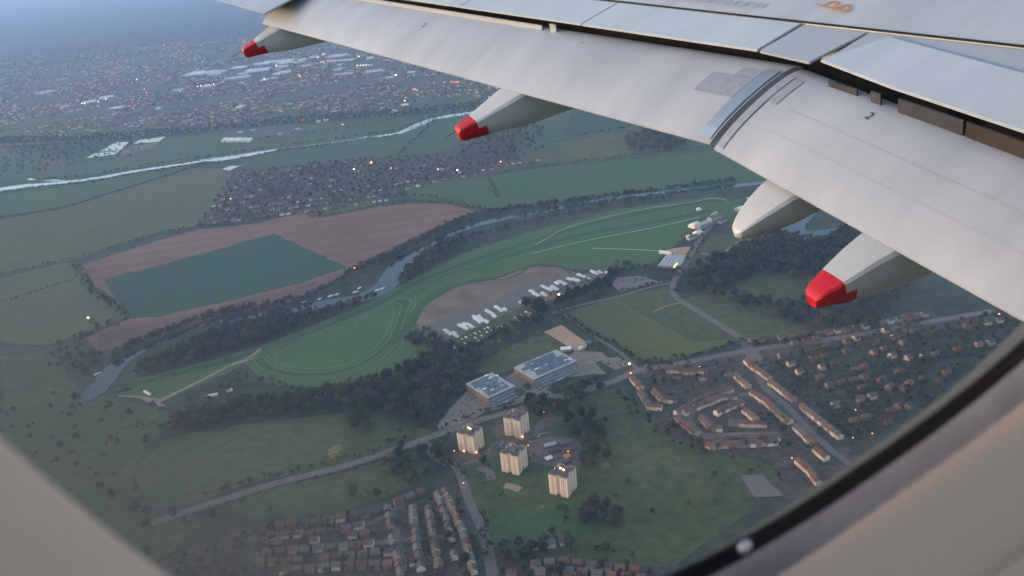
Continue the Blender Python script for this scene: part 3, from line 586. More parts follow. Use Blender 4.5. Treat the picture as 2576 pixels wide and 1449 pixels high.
def score(t, hh):
    px = PX(t[0], t[1], hh*.5)
    return hh/math.hypot(t[0], t[1], ALT) if in_view(*px) else 0
order = sorted(range(len(TREES)), key=lambda i: -score(TREES[i], TREES[i][2]) if TREES[i][5] != 'far' else 0)
N_IND = 300
used = {}
for i in order[:N_IND]:
    x, y, h, wd, k, place = TREES[i]
    nm = {'conifer': 'conifer_tree'}.get(k, 'tree')
    root = empty(nm, (x, y, .1), random.uniform(0, 6.28)); root.scale = (wd, wd*random.uniform(.85, 1.1), h)
    if place.startswith('round'): tag(root, 'pale yellow-green round tree standing alone beside the main road', 'tree')
    else: tag(root, f'{ADJ[k]} tree {place}'.replace('conifer tree', 'conifer'), 'tree', f'{ADJ[k]} trees {place}')
    obj('trunk', TRUNK, root); obj('crown', random.choice(CROWN[k]), root)
def mass(name, idx, quads, label=None):
    if not idx: return
    n = len(idx); A = np.array([[TREES[i][0], TREES[i][1], TREES[i][2], TREES[i][3]] for i in idx])
    tint = np.array([warm(TINT[TREES[i][4]]) for i in idx])*rng.uniform(.6, 1.55, (n, 1))*rng.uniform(.88, 1.14, (n, 3))
    con = np.array([TREES[i][4] == 'conifer' for i in idx])
    d = rng.normal(0, 1, (n, quads, 3)); d /= np.linalg.norm(d, axis=2, keepdims=True)
    d[..., 2] = np.where(d[..., 2] < -.6, -d[..., 2], d[..., 2])
    d *= rng.uniform(.35, 1.05, (n, quads, 1))
    tap = np.where(con[:, None], np.clip(.75-d[..., 2]*.6, .12, 1.3), 1.)
    c = np.stack([A[:, None, 0]+d[..., 0]*tap*A[:, None, 3]*.45, A[:, None, 1]+d[..., 1]*tap*A[:, None, 3]*.45, A[:, None, 2]*(.52+.42*d[..., 2])], -1)
    a = rng.normal(0, 1, (n, quads, 3)); a /= np.linalg.norm(a, axis=2, keepdims=True)
    b = np.cross(a, rng.normal(0, 1, (n, quads, 3))); b /= np.linalg.norm(b, axis=2, keepdims=True)+1e-9
    s = (A[:, 3]*(.62/quads**.42))[:, None, None]*rng.uniform(.7, 1.3, (n, quads, 1))
    V = np.stack([c+a*s, c+b*s, c-a*s*.9, c-b*s*.8], 2).reshape(-1, 3)
    V[:, 2] = np.maximum(V[:, 2], .2)
    nq = n*quads
    me = bpy.data.meshes.new(name); me.vertices.add(nq*4); me.vertices.foreach_set('co', V.astype('f').ravel())
    me.loops.add(nq*4); me.loops.foreach_set('vertex_index', np.arange(nq*4, dtype='i'))
    me.polygons.add(nq); me.polygons.foreach_set('loop_start', np.arange(0, nq*4, 4, dtype='i'))
    me.update(calc_edges=True)
    ca = me.color_attributes.new('tint', 'FLOAT_COLOR', 'POINT')
    cc = np.ones((nq*4, 4), 'f'); tq = np.repeat(tint, quads, 0)*rng.uniform(.8, 1.2, (nq, 1)); cc[:, :3] = np.repeat(tq, 4, 0)
    ca.data.foreach_set('color', cc.ravel()); me.materials.append(M['leafmass'])
    o = obj(name, me); tag(o, label, 'trees', kind='stuff')
rest = order[N_IND:]
near = [i for i in rest if TREES[i][5] != 'far' and TREES[i][1] < 1500]
midd = [i for i in rest if TREES[i][5] != 'far' and TREES[i][1] >= 1500]
farr = [i for i in rest if TREES[i][5] == 'far']
print('TREES', len(TREES), len(near), len(midd), len(farr))
mass('woodland', near, 44, 'dense mixed woodland and hedges around the racecourse and river')
mass('hedgerow_trees', midd, 26, 'hedgerows and village trees beyond the river')
mass('far_woodland', farr, 11, 'distant tree cover of the far town and plain')

# ------------------------------------------------------------------ houses
def house_parts(L, W, Hh, rise, wallm, roofm, chim=True):
    a, b = L/2, W/2
    wv = MB().add([(-a,-b,0),(a,-b,0),(a,b,0),(-a,b,0),(-a,-b,Hh),(a,-b,Hh),(a,b,Hh),(-a,b,Hh),(-a,0,Hh+rise),(a,0,Hh+rise)],
                  [(0,1,5,4),(2,3,7,6),(1,2,6,9,5),(3,0,4,8,7)])
    e = .35; z0 = Hh-e*rise/b
    rv = MB().add([(-a-e,-b-e,z0+.05),(a+e,-b-e,z0+.05),(a+e,0,Hh+rise+.1),(-a-e,0,Hh+rise+.1),(a+e,b+e,z0+.05),(-a-e,b+e,z0+.05),
                   (-a-e,-b-e,z0-.15),(a+e,-b-e,z0-.15),(a+e,b+e,z0-.15),(-a-e,b+e,z0-.15)],
                  [(0,1,2,3),(3,2,4,5),(0,6,7,1),(5,4,8,9)])
    ch = MB().box(a*.55-.35, -.35, Hh+rise*.4, a*.55+.35, .35, Hh+rise+1.1) if chim else None
    return wv.data('wall', M[wallm]), rv.data('roof', M[roofm]), (ch.data('chimney', M['w_brick']) if ch else None)
HT = {}
for wk, _ in WALLS:
    for rk, _ in ROOFS:
        HT[('semi', wk, rk)] = house_parts(9.5, 8, 5, 2.6, 'w_'+wk, 'r_'+rk)
        HT[('terrace', wk, rk)] = house_parts(6.2, 8.5, 5.2, 2.4, 'w_'+wk, 'r_'+rk, False)
HOUSES = []   # x, y, rz, type, wall, roof, label, group
def row(pts, f, kind, walls, roofs, label, group, gapm=0., sk=0., setback=0.):
    P = wpts(pts, f); stp = (6.2 if kind == 'terrace' else 9.5)+gapm
    sg = np.linalg.norm(np.diff(P, axis=0), axis=1); s = np.concatenate([[0], np.cumsum(sg)])
    for a in np.arange(stp/2, s[-1], stp):
        if random.random() < sk: continue
        j = min(np.searchsorted(s, a)-1, len(sg)-1); t = (P[j+1]-P[j])/sg[j]
        st = random.uniform(-.6, .6)
        HOUSES.append((np.interp(a, s, P[:, 0])-t[1]*(st+setback), np.interp(a, s, P[:, 1])+t[0]*(st+setback), math.atan2(t[1], t[0])+(math.pi if random.random() < .5 else 0), kind, random.choice(walls), random.choice(roofs), label, group))
TB = (['cream', 'cream', 'white', 'pinkbrick'], ['redtile', 'browntile'])
R_ = [([(1190,385),(1250,440),(1370,520)], 'terraced house with cream front in the row nearest the playing field'),
 ([(1380,555),(1560,690)], 'terraced house in the long row on the garden side of the straight street'),
 ([(1620,740),(1700,800),(1930,990)], 'terraced house in the longest row, below the gap in the straight street'),
 ([(1095,490),(1210,590)], 'terraced house in the short row facing the straight street'),
 ([(1230,630),(1340,700),(1440,800),(1530,860)], 'terraced house in the bent row across from the longest row'),
 ([(1570,900),(1700,1020)], 'terraced house in the row at the low end of the straight street'),
 ([(640,800),(720,760),(830,700),(950,650),(1080,610)], 'red roofed terraced house on the outer side of the estate crescent'),
 ([(650,830),(720,890),(820,970)], 'red roofed terraced house closing the western end of the crescent'),
 ([(840,830),(920,910),(990,915)], 'red roofed terraced house inside the western bend of the crescent'),
 ([(950,800),(1050,750),(1170,705)], 'red roofed terraced house on the inner side of the estate crescent'),
 ([(1050,870),(1200,880),(1360,885)], 'terraced house in the short row inside the crescent'),
 ([(850,995),(1000,1005),(1250,990),(1460,985)], 'terraced house in the long row backing onto the park trees'),
 ([(470,620),(540,690),(640,690)], 'terraced house in the small row near the park corner'),
 ([(370,620),(430,740),(530,750)], 'terraced house in the row along the park corner'),
 ([(1730,1080),(1820,1150)], 'terraced house in the row beyond the park trees'),
 ([(1590,1170),(1680,1240),(1760,1350)], 'terraced house in the row beside the tarmac court'),
 ([(700,800),(810,745),(1000,672),(1110,665)], 'red roofed terraced house facing the outer side of the crescent'),
 ([(1180,770),(1260,840)], 'terraced house in the tiny row behind the bent row'),
 ([(560,455),(740,470),(900,465)], 'terraced house in the row along the estate entrance gardens'),
 ([(300,520),(370,600)], 'terraced house in the row nearest the lit road junction'),
 ([(1000,1045),(1200,1035),(1420,1020)], 'terraced house in the second row backing onto the park trees'),
 ([(880,1040),(960,1060),(1010,1020)], 'terraced house in the row backing onto the park trees')]
for pts, lb in R_:
    row(pts, c7, 'terrace', TB[0], TB[1], lb, lb.replace('terraced house', 'terraced houses'))
SB = (['brick', 'cream', 'white', 'pinkbrick'], ['redtile', 'browntile', 'greytile', 'slate'])
lb = 'semi-detached house beside the road below the towers'
row([c6(2140,420),c6(2200,560),c6(2290,760),c6(2340,930),c6(2400,1145)], None, 'semi', ['white', 'cream'], SB[1], lb, 'houses beside the road below the towers', 3.5)
row([c6(2080,440),c6(2150,640),c6(2200,860),c6(2250,1145)], None, 'semi', SB[0], SB[1], 'semi-detached house in the second row from the road below the towers', 'second row of houses from the road below the towers', 5, .2)
for pts, lb in [([c6(560,740),c6(1000,700),c6(1500,620),c6(1850,470)], 'semi-detached house in the row along the meadow edge'),
                ([c6(640,890),c6(1100,845),c6(1560,780)], 'semi-detached house in the middle street of the southern suburb'),
                ([c6(500,1040),c6(900,1030),c6(1300,990),c6(1700,950)], 'semi-detached house in the lower street of the southern suburb'),
                ([c6(1640,560),c6(1700,880),c6(1760,1145)], 'semi-detached house on the cross street of the southern suburb'),
                ([c6(1860,560),c6(1900,880),c6(1950,1145)], 'semi-detached house behind the cross street of the southern suburb'),
                ([c6(600,820),c6(1000,790),c6(1560,710)], 'semi-detached house backing onto the row along the meadow edge'),
                ([c6(560,960),c6(1000,930),c6(1580,880)], 'semi-detached house between the middle and lower streets of the southern suburb'),
                ([c6(2000,560),c6(2050,860),c6(2100,1145)], 'semi-detached house in the garden row between cross street and main street'),
                ([c6(700,1120),c6(1200,1080),c6(1700,1060),c6(2100,1020)], 'semi-detached house in the last street of the southern suburb')]:
    row(pts, None, 'semi', ['brick', 'cream', 'pinkbrick', 'white', 'brick'], SB[1], lb, lb.replace('house', 'houses'), 3.5, .16)
row([(1300,1385),(1440,1365)], None, 'semi', ['white'], ['greytile'], 'white semi-detached house below the bare copse', 'white houses below the bare copse', 4)
row([(1260,1430),(1420,1420),(1600,1440)], None, 'semi', SB[0], SB[1], 'semi-detached house in the street below the bare copse', 'houses below the bare copse', 4, .15)
for k in range(3): row([(1270-k*5,1449+k*22),(1430,1442+k*22),(1640,1462+k*22)], None, 'semi', SB[0], SB[1], 'semi-detached house in the lower streets below the bare copse', 'houses in the lower streets below the bare copse', 4, .15)
for pts, lb in [([c7(420,440),c7(720,450),c7(1040,430)], 'house in the road by the estate entrance'),
                ([c7(500,540),c7(800,520),c7(1060,500)], 'house in the garden road of the estate')]:
    row(pts, None, 'semi', SB[0], SB[1], lb, lb+'s', 7, .3)
for k in range(11):
    y0 = 110+k*64
    row([c7(1350+k*70,y0+180),c7(1800+k*60,y0+90),c7(2500,y0-90)], None, 'semi', ['brick','pinkbrick','brick','cream'], ['browntile','slate','redtile'], 'house half hidden by garden trees in the eastern suburb', 'houses of the eastern suburb', 7, .52)
for k in range(4): row([(2310,850+k*55),(2450,822+k*52),(2600,795+k*50)], None, 'semi', ['brick','pinkbrick','brick','cream'], ['browntile','slate','redtile'], 'house half hidden by garden trees in the eastern suburb', 'houses of the eastern suburb', 7, .52)
row([c7(1200,230),c7(1700,180),c7(2100,120),c7(2576,20)], None, 'semi', SB[0], ['greytile','redtile','slate'], 'house along the road past the eastern suburb', 'houses along the road past the eastern suburb', 4, .2)
# village beyond the ploughed land
for k in range(9):
    for (xa, ya), (xb, yb) in [((500+k*10, 566-k*15), (985-k*6, 503-k*13))]:
        row([(xa,ya),((xa+xb)/2,(ya+yb)/2+3),(xb,yb)], None, 'semi', ['pinkbrick','cream','brick','white','brick'], ['slate','greytile','redtile','browntile'], 'house in the village beyond the ploughed field', 'village houses beyond the ploughed field', 5, .25)
for k in range(4):
    row([(990,486-k*20),(1120,452-k*13),(1240,436-k*9)], None, 'semi', ['pinkbrick','cream','brick','white'], ['slate','greytile','redtile'], 'house in the eastern arm of the village', 'houses in the eastern arm of the village', 6, .3)
row([(1230,428),(1300,412),(1400,398)], None, 'semi', ['pinkbrick','cream'], ['redtile','slate'], 'house at the tip of the village', 'houses at the tip of the village', 7, .2)
def hscore(t):
    px = PX(t[0], t[1], 3)
    return 1/math.hypot(t[0], t[1], ALT) if in_view(*px) else 0
ho = sorted(range(len(HOUSES)), key=lambda i: -hscore(HOUSES[i]))
print('HOUSES', len(HOUSES))
for i in ho[:300]:
    x, y, rz, kind, wk, rk, lb, gp = HOUSES[i]
    root = empty('terraced_house' if kind == 'terrace' else 'house', (x, y, .1), rz); s = random.uniform(.92, 1.1); root.scale = (1 if kind == 'terrace' else s, s, random.uniform(.94, 1.08))
    tag(root, lb, 'house', gp)
    a, b, c = HT[(kind, wk, rk)]
    obj('wall', a, root); rf = obj('roof', b, root)
    if c: obj('chimney', c, rf)
def house_mass(name, items, label):
    V = []; F = []; C = []
    wc, rc = dict(WALLS), dict(ROOFS)
    for x, y, rz, L, W, Hh, rise, w_, r_ in items:
        a, b = L/2, W/2; co, si = math.cos(rz), math.sin(rz)
        P = [(-a,-b,0),(a,-b,0),(a,b,0),(-a,b,0),(-a,-b,Hh),(a,-b,Hh),(a,b,Hh),(-a,b,Hh),(-a,0,Hh+rise),(a,0,Hh+rise),
             (-a,-b-.3,Hh-.1),(a,-b-.3,Hh-.1),(a,0,Hh+rise+.1),(-a,0,Hh+rise+.1),(a,b+.3,Hh-.1),(-a,b+.3,Hh-.1)]
        k = len(V); V += [(x+p[0]*co-p[1]*si, y+p[0]*si+p[1]*co, p[2]+.1) for p in P]
        F += [tuple(i+k for i in q) for q in ((0,1,5,4),(2,3,7,6),(1,2,6,9,5),(3,0,4,8,7),(10,11,12,13),(13,12,14,15))]
        v = random.uniform(.75, 1.25)
        C += [(*(np.array(warm(w_))*v), 1)]*10+[(*(np.array(warm(r_))*v), 1)]*6
    me = mdata(name, V, F, M['housemass']); ca = me.color_attributes.new('tint', 'FLOAT_COLOR', 'POINT')
    ca.data.foreach_set('color', np.array(C, 'f').ravel()); tag(obj(name, me), label, 'houses', kind='stuff')
wc, rc = dict(WALLS), dict(ROOFS)
house_mass('village_houses', [(h[0], h[1], h[2], 9, 8, 5, 2.5, wc[h[4]], rc[h[5]]) for h in (HOUSES[i] for i in ho[300:])], 'tightly packed roofs of the village beyond the ploughed land')
far_h = []
fpoly = [(-40,330),(0,150),(300,115),(520,105),(900,70),(1300,60),(1500,230),(1240,262),(1000,278),(700,300),(420,330),(200,345)]
FP = wpts(fpoly); lo, hi = FP.min(0), FP.max(0); n_ = 0
while len(far_h) < 7500 and n_ < 130000:
    n_ += 1
    p = rng.uniform(lo, hi)
    if p[1] > 11000 or not inside(p, FP): continue
    px = PX(p[0], p[1])
    if not in_view(*px, margin=60): continue
    if math.sin(p[0]*.011+2*math.sin(p[1]*.004))+math.sin(p[1]*.009+1.3) < -.5: continue
    far_h.append((p[0], p[1], random.choice([.3, .3+1.57])+.4*math.sin(p[0]*.002), random.uniform(9, 22), random.uniform(8, 10), 5.2, 2.5, random.choice([wc['brick'], wc['cream'], wc['white'], wc['pinkbrick']]), random.choice([rc['slate'], rc['greytile'], rc['browntile'], (.2,.2,.22)])))
house_mass('far_town_houses', far_h, 'countless small roofs of the hazy far town')

# ------------------------------------------------------------------ tower blocks
def tower(px, label, rz, lit):
    x, y = G(*px); root = tag(empty('tower_block', (x, y, .2), rz), label, 'tower block', 'tower blocks on the green')
    A = 11.0; nw = 2.6; nd = 2.4; HT_ = 24.3
    pl = []
    for k in range(4):           # a square with a notch in the middle of each side
        c, s = [(1,0),(0,1),(-1,0),(0,-1)][k]
        for q in ((A,-A),(A,-nw),(A-nd,-nw),(A-nd,nw),(A,nw)): pl.append((q[0]*c-q[1]*s, q[0]*s+q[1]*c))
    wl = MB().prism(pl, 0, HT_).build('wall', M['towerwall'], root)
    rf = MB().prism([(p[0]*.985, p[1]*.985) for p in pl], HT_-.3, HT_+.05).build('roof', M['towerroof'], root)
    MB().box(-4,-3,HT_+.05,4.5,3.5,HT_+2.8).build('plant_room', M['towerroof'], rf)
    MB().box(-8.5,5,HT_+.05,-6,8,HT_+1.6).build('roof_vent', M['greymetal'], rf)
    par = MB()
    n = len(pl)
    for i in range(n):
        a, b = pl[i], pl[(i+1)%n]
        x0, x1 = sorted((a[0], b[0])); y0, y1 = sorted((a[1], b[1]))
        par.box(x0-.12, y0-.12, HT_+.06, x1+.12, y1+.12, HT_+.9)
    par.build('parapet', M['towerpier'], root)
    pr = mdata('pier', *(lambda m: (m.v, m.f))(MB().box(-.18,-.55,.1,.14,.55,HT_-.05)), M['towerpier'])
    wd = mdata('window', *(lambda m: (m.v, m.f))(MB().box(-.05,-.85,0,.05,.85,1.25)), M['towerglass'])
    for k in range(4):
        an = k*math.pi/2; c, s = math.cos(an), math.sin(an)
        for yy in (-6.6, 6.6):
            o = obj('pier', pr, root); o.location = ((A+.12)*c-yy*s, (A+.12)*s+yy*c, 0); o.rotation_euler = (0, 0, an)
        for fl in range(9):
            for yy, dx in ((-8.9, A), (-4.4, A), (0, A-nd), (4.4, A), (8.9, A)):
                o = obj('window', wd, wl); q = dx+.03
                o.location = (q*c-yy*s, q*s+yy*c, fl*2.7+.95); o.rotation_euler = (0, 0, an)
    dr = MB().box(A-nd+.02,-1.4,.02,A-nd+.2,1.4,2.5).build('entrance_door', M['glass'], root)
    cp = MB().box(A-nd+.25,-2.2,2.75,A+1.2,2.2,3.0).build('entrance_canopy', M['greymetal'], root)
    for i, (lx, ly, lz) in enumerate(lit):
        MB().box(lx-.55, ly-.55, lz-.35, lx+.55, ly+.55, lz+.35).build('lit_lamp', M['lampO'] if lz < 5 else M['lampY'], root)
    return root
RZ = math.radians(-32)
tower((1187,1127), 'pale tower block nearest the main road, with orange lights at its foot', RZ, [(-3.5,-12,2.),(12.2,-8.5,2.),(-1,0.5,27.6),(2,-1,27.6)])
tower((1302,1088), 'pale tower block nearest the office car park', RZ, [(12.2,-9,2.)])
tower((1296,1178), 'pale tower block in the middle of the four, with an unlit roof', RZ, [])
tower((1418,1233), 'pale tower block standing farthest from the main road, roof lamps lit', RZ, [(-2,0.5,27.6),(2.6,-1,27.6)])

# ------------------------------------------------------------------ offices
def office(Np, Rp, wid, label, seed):
    Nq, Rq = G(*Np), G(*Rp); t = (Rq-Nq); L = np.linalg.norm(t); rz = math.atan2(t[1], t[0])
    root = tag(empty('office_building', (Nq[0], Nq[1], .3), rz), label, 'office'); r = random.Random(seed); Hh = 12.
    wl = MB().box(0, 0, 0, L, wid, Hh).build('wall', M['tanwall'], root)
    rf = MB().box(-.6, -.6, Hh, L+.6, wid+.6, Hh+.7).build('roof', M['greymetal'], root)
    # glazed terraces stepping down along the front, plant and glazed strips on the roof
    for k in range(3):
        d0 = 3.2*k
        MB().add([(1.,-3.2-d0,0),(L*.93,-3.2-d0,0),(L*.93,-d0-.02,0),(1.,-d0-.02,0),(1.,-3.2-d0,8.2-3.*k),(L*.93,-3.2-d0,8.2-3.*k),(L*.93,-d0-.02,9.6-3.*k),(1.,-d0-.02,9.6-3.*k)],
                 [(4,5,6,7),(0,1,5,4),(1,2,6,5),(3,0,4,7)]).build('glazed_terrace', M['blueroof'], root)
        MB().box(1., -3.35-d0, 8.1-3.*k, L*.93, -3.05-d0, 8.55-3.*k).build('terrace_edge', M['greymetal'], root)
    for k in range(5):
        y0 = wid*(.06+.18*k); y1 = y0+wid*.10; xa = L*r.uniform(.03, .2); xb = L*r.uniform(.7, .95)
        MB().add([(xa,y0,Hh+.72),(xb,y0,Hh+.72),(xb,y1,Hh+.72),(xa,y1,Hh+.72),(xa,y0,Hh+1.),(xb,y0,Hh+1.),(xb,y1,Hh+3.2),(xa,y1,Hh+3.2)],
                     [(4,5,6,7),(0,1,5,4),(1,2,6,5),(2,3,7,6),(3,0,4,7)]).build('glazed_roof_bay', M['blueroof'], rf)
    for k in range(14):
        xx = L*r.uniform(.04, .9); yy = wid*(.165+.18*r.randrange(5))
        MB().box(xx, yy, Hh+.72, xx+r.uniform(2,7), yy+wid*.05, Hh+r.uniform(1.6,3.4)).build('roof_plant', M[r.choice(['greymetal','whitemetal','shedw'])], rf)
    for s_, n, ln in ((0, int(L/4.2), L), (1, int(wid/4.2), wid)):
        for fl in range(3):
            me = mdata('window', *(lambda m: (m.v, m.f))(MB().box(-1.5,-.06,0,1.5,.06,1.9)), M['glass'])
            for i in range(n):
                c = (i+.5)*ln/n
                for side in (0, 1):
                    o = obj('window', me, wl)
                    if s_ == 0: o.location = (c, -.05 if side == 0 else wid+.05, 1.2+fl*3.7)
                    else: o.location = (-.05 if side == 0 else L+.05, c, 1.2+fl*3.7); o.rotation_euler = (0, 0, math.pi/2)
    MB().box(L*.4, -13, 3.2, L*.55, -9.9, 3.6).build('entrance_canopy', M['greymetal'], root)
    return root
office((1231,1022), (1297,992), 52, 'large office with blue glazed roof and tan end wall beside the car park', 3)
office((1345,975), (1452,928), 46, 'longer office with blue and grey roof beside the sand arena', 5)

# ------------------------------------------------------------------ caravans and vans on the gravel ground
def caravan_parts(L, W, H, m):
    bm = bmesh.new(); bmesh.ops.create_cube(bm, size=1)
    for v in bm.verts:
        v.co = (v.co.x*L, v.co.y*W, v.co.z*(H-.5)+.5+(H-.5)/2)
        if v.co.z > 1.2: v.co.x *= .93
    bmesh.ops.bevel(bm, geom=[e for e in bm.edges], offset=.22, segments=1, affect='EDGES')
    me = bpy.data.meshes.new('body'); bm.to_mesh(me); bm.free(); me.materials.append(m)
    win = MB().box(-.5,-.03,0,.5,.03,.55).data('window', M['glass'])
    wh = MB()
    n = 8
    wh.add([(.33*math.cos(6.283*i/n), -.1, .33*math.sin(6.283*i/n)) for i in range(n)]+[(.33*math.cos(6.283*i/n), .1, .33*math.sin(6.283*i/n)) for i in range(n)],
           [tuple(range(n)), tuple(range(2*n-1, n-1, -1))]+[(i, n+i, n+(i+1)%n, (i+1)%n) for i in range(n)])
    bar = MB().add([(L/2-.1,-.45,.45),(L/2-.1,.45,.45),(L/2+1.2,.05,.45),(L/2+1.2,-.05,.45),(L/2-.1,-.45,.55),(L/2-.1,.45,.55),(L/2+1.2,.05,.55),(L/2+1.2,-.05,.55)], [(3,2,1,0),(4,5,6,7),(0,1,5,4),(1,2,6,5),(2,3,7,6),(3,0,4,7)])
    return dict(body=me, window=win, wheel=wh.data('wheel', M['tyre']), bar=bar.data('tow_bar', M['pole']), L=L, W=W)
CV = {'w': caravan_parts(7.6, 2.5, 2.9, M['whitemetal']), 'l': caravan_parts(9.6, 2.6, 3.1, M['whitemetal']), 'c': caravan_parts(6.4, 2.4, 2.8, M['vanyellow']), 'o': caravan_parts(6.2, 2.3, 2.6, M['vanorange']), 'b': caravan_parts(6.6, 2.3, 2.6, M['vanblue'])}
def caravan(p, k, rz, label, group, name='caravan', cat='caravan'):
    d = CV[k]; root = tag(empty(name, (p[0], p[1], .75), rz), label, cat, group); root.scale = (.8, .8, .8)
    obj('body', d['body'], root)
    for sx in (-.25, .2):
        for sy in (-1, 1):
            o = obj('window', d['window'], root); o.location = (sx*d['L'], sy*(d['W']/2+.0), 1.7)
    for sx in (-.12, .06):
        for sy in (-1, 1):
            o = obj('wheel', d['wheel'], root); o.location = (sx*d['L'], sy*(d['W']/2-.18), .33)
    obj('tow_bar', d['bar'], root)
axis = G(*c4(1500,270))-G(*c4(400,790)); RA = math.atan2(axis[1], axis[0])
clus = [[(330,790),(390,812)], [(440,735),(470,760),(510,755),(525,778)], [(565,690),(600,680),(640,682),(660,700),(615,715),(590,700)],
        [(690,615),(730,615),(760,640),(790,655),(730,655),(710,635)], [(800,563),(830,580),(858,605),(880,530),(915,555),(950,550)], [(1090,485),(1110,470),(1130,462)],
        [(1185,392),(1205,410),(1245,430),(1280,412),(1300,425)], [(1285,350),(1315,365),(1345,375),(1370,355),(1400,375)], [(1400,320),(1430,308),(1465,325)],
        [(1510,285),(1550,290),(1585,298),(1600,250)], [(1710,220),(1745,235),(1780,225),(1840,230),(1875,243)], [(1680,280),(1640,265)]]
for ci, cl in enumerate(clus):
    lb = ['white caravan in the cluster at the wooded western end of the gravel', 'white caravan in the second cluster from the wooded western end', 'white caravan in the third cluster from the wooded western end',
          'white caravan in the fourth cluster from the wooded western end', 'white caravan in the loose cluster before the empty stretch of gravel', 'white caravan by the dark tree clump on the gravel',
          'white caravan in the first cluster beyond the dark tree clump', 'white caravan in the second cluster beyond the dark tree clump', 'white caravan in the third cluster beyond the dark tree clump',
          'white caravan in the fourth cluster beyond the dark tree clump', 'white caravan in the cluster beside the conifer screen', 'white caravan on the track edge near the conifer screen'][ci]
    for (u, v) in cl:
        p = G(*c4(u, v))
        for j in range(4 if ci not in (0, 5, 11) else 2):
            q = p+np.array([-math.sin(RA), math.cos(RA)])*(0, 3.4, -3.4, 6.8)[j]+np.array([math.cos(RA), math.sin(RA)])*(0, .8, -.8, 1.4)[j]+rng.normal(0, .35, 2)
            caravan(q, random.choice('wwl'), RA+random.choice([0, math.pi])+random.gauss(.12, .1), lb, lb.replace('caravan', 'caravans', 1))
rowsv = [([(480,850),(510,880),(540,825),(575,805),(610,790),(650,770),(690,755),(730,740),(770,715),(800,705)], 'van in the upper row on the grass behind the caravans'),
         ([(540,905),(600,840),(640,820),(690,795),(745,775),(790,745),(835,730),(880,705),(920,695),(720,820)], 'van in the lower row on the grass behind the caravans'),
         ([(1035,618),(1090,595),(1130,570),(1165,580),(1210,565),(1100,622),(1060,640),(1150,600),(1020,640)], 'van in the block of vehicles beside the dark tree clump'),
         ([(1560,372),(1610,358),(1640,355),(1740,320),(1760,325)], 'van parked on the sandy strip before the conifer screen')]
for pts, lb in rowsv:
    for i, (u, v) in enumerate(pts):
        k = random.choice('wcccob' if i % 3 else 'wwcc'); cn = dict(w='white', c='cream', o='orange', b='blue')[k]
        caravan(G(*c4(u, v)), k, RA+1.45+random.gauss(0, .12), f'{cn} {lb}', f'{cn} {lb}'.replace('van', 'vans', 1), 'van', 'van')

# ------------------------------------------------------------------ racecourse buildings
def shed(p, q, wid, Hh, rise, wm, rm, name, label, cat, group=None):
    P, Q = (np.array(p), np.array(q)); t = Q-P; L = max(4., np.linalg.norm(t)); c = (P+Q)/2
    a, b, _ = house_parts(L, wid, Hh, rise, wm, rm, False)
    root = tag(empty(name, (c[0], c[1], .3), math.atan2(t[1], t[0])), label, cat, group); obj('wall', a, root); obj('roof', b, root); return root
for i, u in enumerate((2290, 2325, 2365, 2405, 2440)):
    shed(G(*c4(u, 182)), G(*c4(u+72, 88)), 7.5, 3.5, 1.6, 'shedw', 'greymetal', 'stable_block', 'long grey roofed stable block in the racecourse yard', 'stable', 'stable blocks in the racecourse yard')
shed(G(*c4(2290,48)), G(*c4(2390,62)), 7, 4, 1.2, 'whitemetal', 'whitemetal', 'white_shed', 'long white roofed shed at the head of the stable yard', 'shed')
sheet('sand_yard', [c4(2300,40),c4(2420,10),c4(2560,-5),c4(2520,60),c4(2440,85)], M['sand'], Z*5.5)
def tent(p, L, W, H, rz, label, name='marquee'):
    root = tag(empty(name, (p[0], p[1], .2), rz), label, 'marquee')
    MB().box(-L/2+.2, -W/2+.2, 0, L/2-.2, W/2-.2, H*.45).build('side_wall', M['tent'], root)
    a, b = L/2, W/2
    MB().add([(-a,-b,H*.45),(a,-b,H*.45),(a,b,H*.45),(-a,b,H*.45),(-a*.4,0,H),(a*.4,0,H)], [(0,1,5,4),(1,2,5),(2,3,4,5),(3,0,4)]).build('canopy', M['tent'], root)
tent(G(*cR(252,555)), 24, 18, 11, .6, 'large white marquee near the grandstands')
tent(G(*cR(273,608)), 18, 14, 9, .4, 'smaller white marquee beside the racecourse road')
tent(G(*cR(205,632)), 9, 9, 6, .2, 'tiny white marquee behind the two larger ones')
tent(G(*cR(277,438)), 9, 8, 7, 0, 'small white marquee alone on the turf inside the track')
tent(G(*cR(560,510)), 14, 9, 6, .3, 'white marquee by the eastern racecourse gate')
for i, (u, v, u2, v2, wd, hh, lb) in enumerate([(270,575,340,545,12,9,'grandstand with grey roof beside the large marquee'), (350,530,420,505,13,11,'main grandstand with grey roof facing the straight'), (420,535,465,512,9,6,'flat brown pavilion behind the main grandstand'),
        (370,490,400,475,8,7,'small pale pavilion by the finishing straight'), (545,450,585,435,14,6,'pale hall near the eastern racecourse gate'), (560,430,600,425,9,5,'small pale hall behind the pale hall'), (620,370,640,365,10,5,'white shed at the river end of the racecourse'), (200,650,260,625,9,5,'brown roofed weighing room beside the marquees')]):
    shed(G(*cR(u, v)), G(*cR(u2, v2)), wd, hh, 1.5, 'shedw', ['greymetal','r_slate','r_browntile','greymetal','shed','shed','whitemetal','r_browntile'][i], 'race_building', lb, 'building')
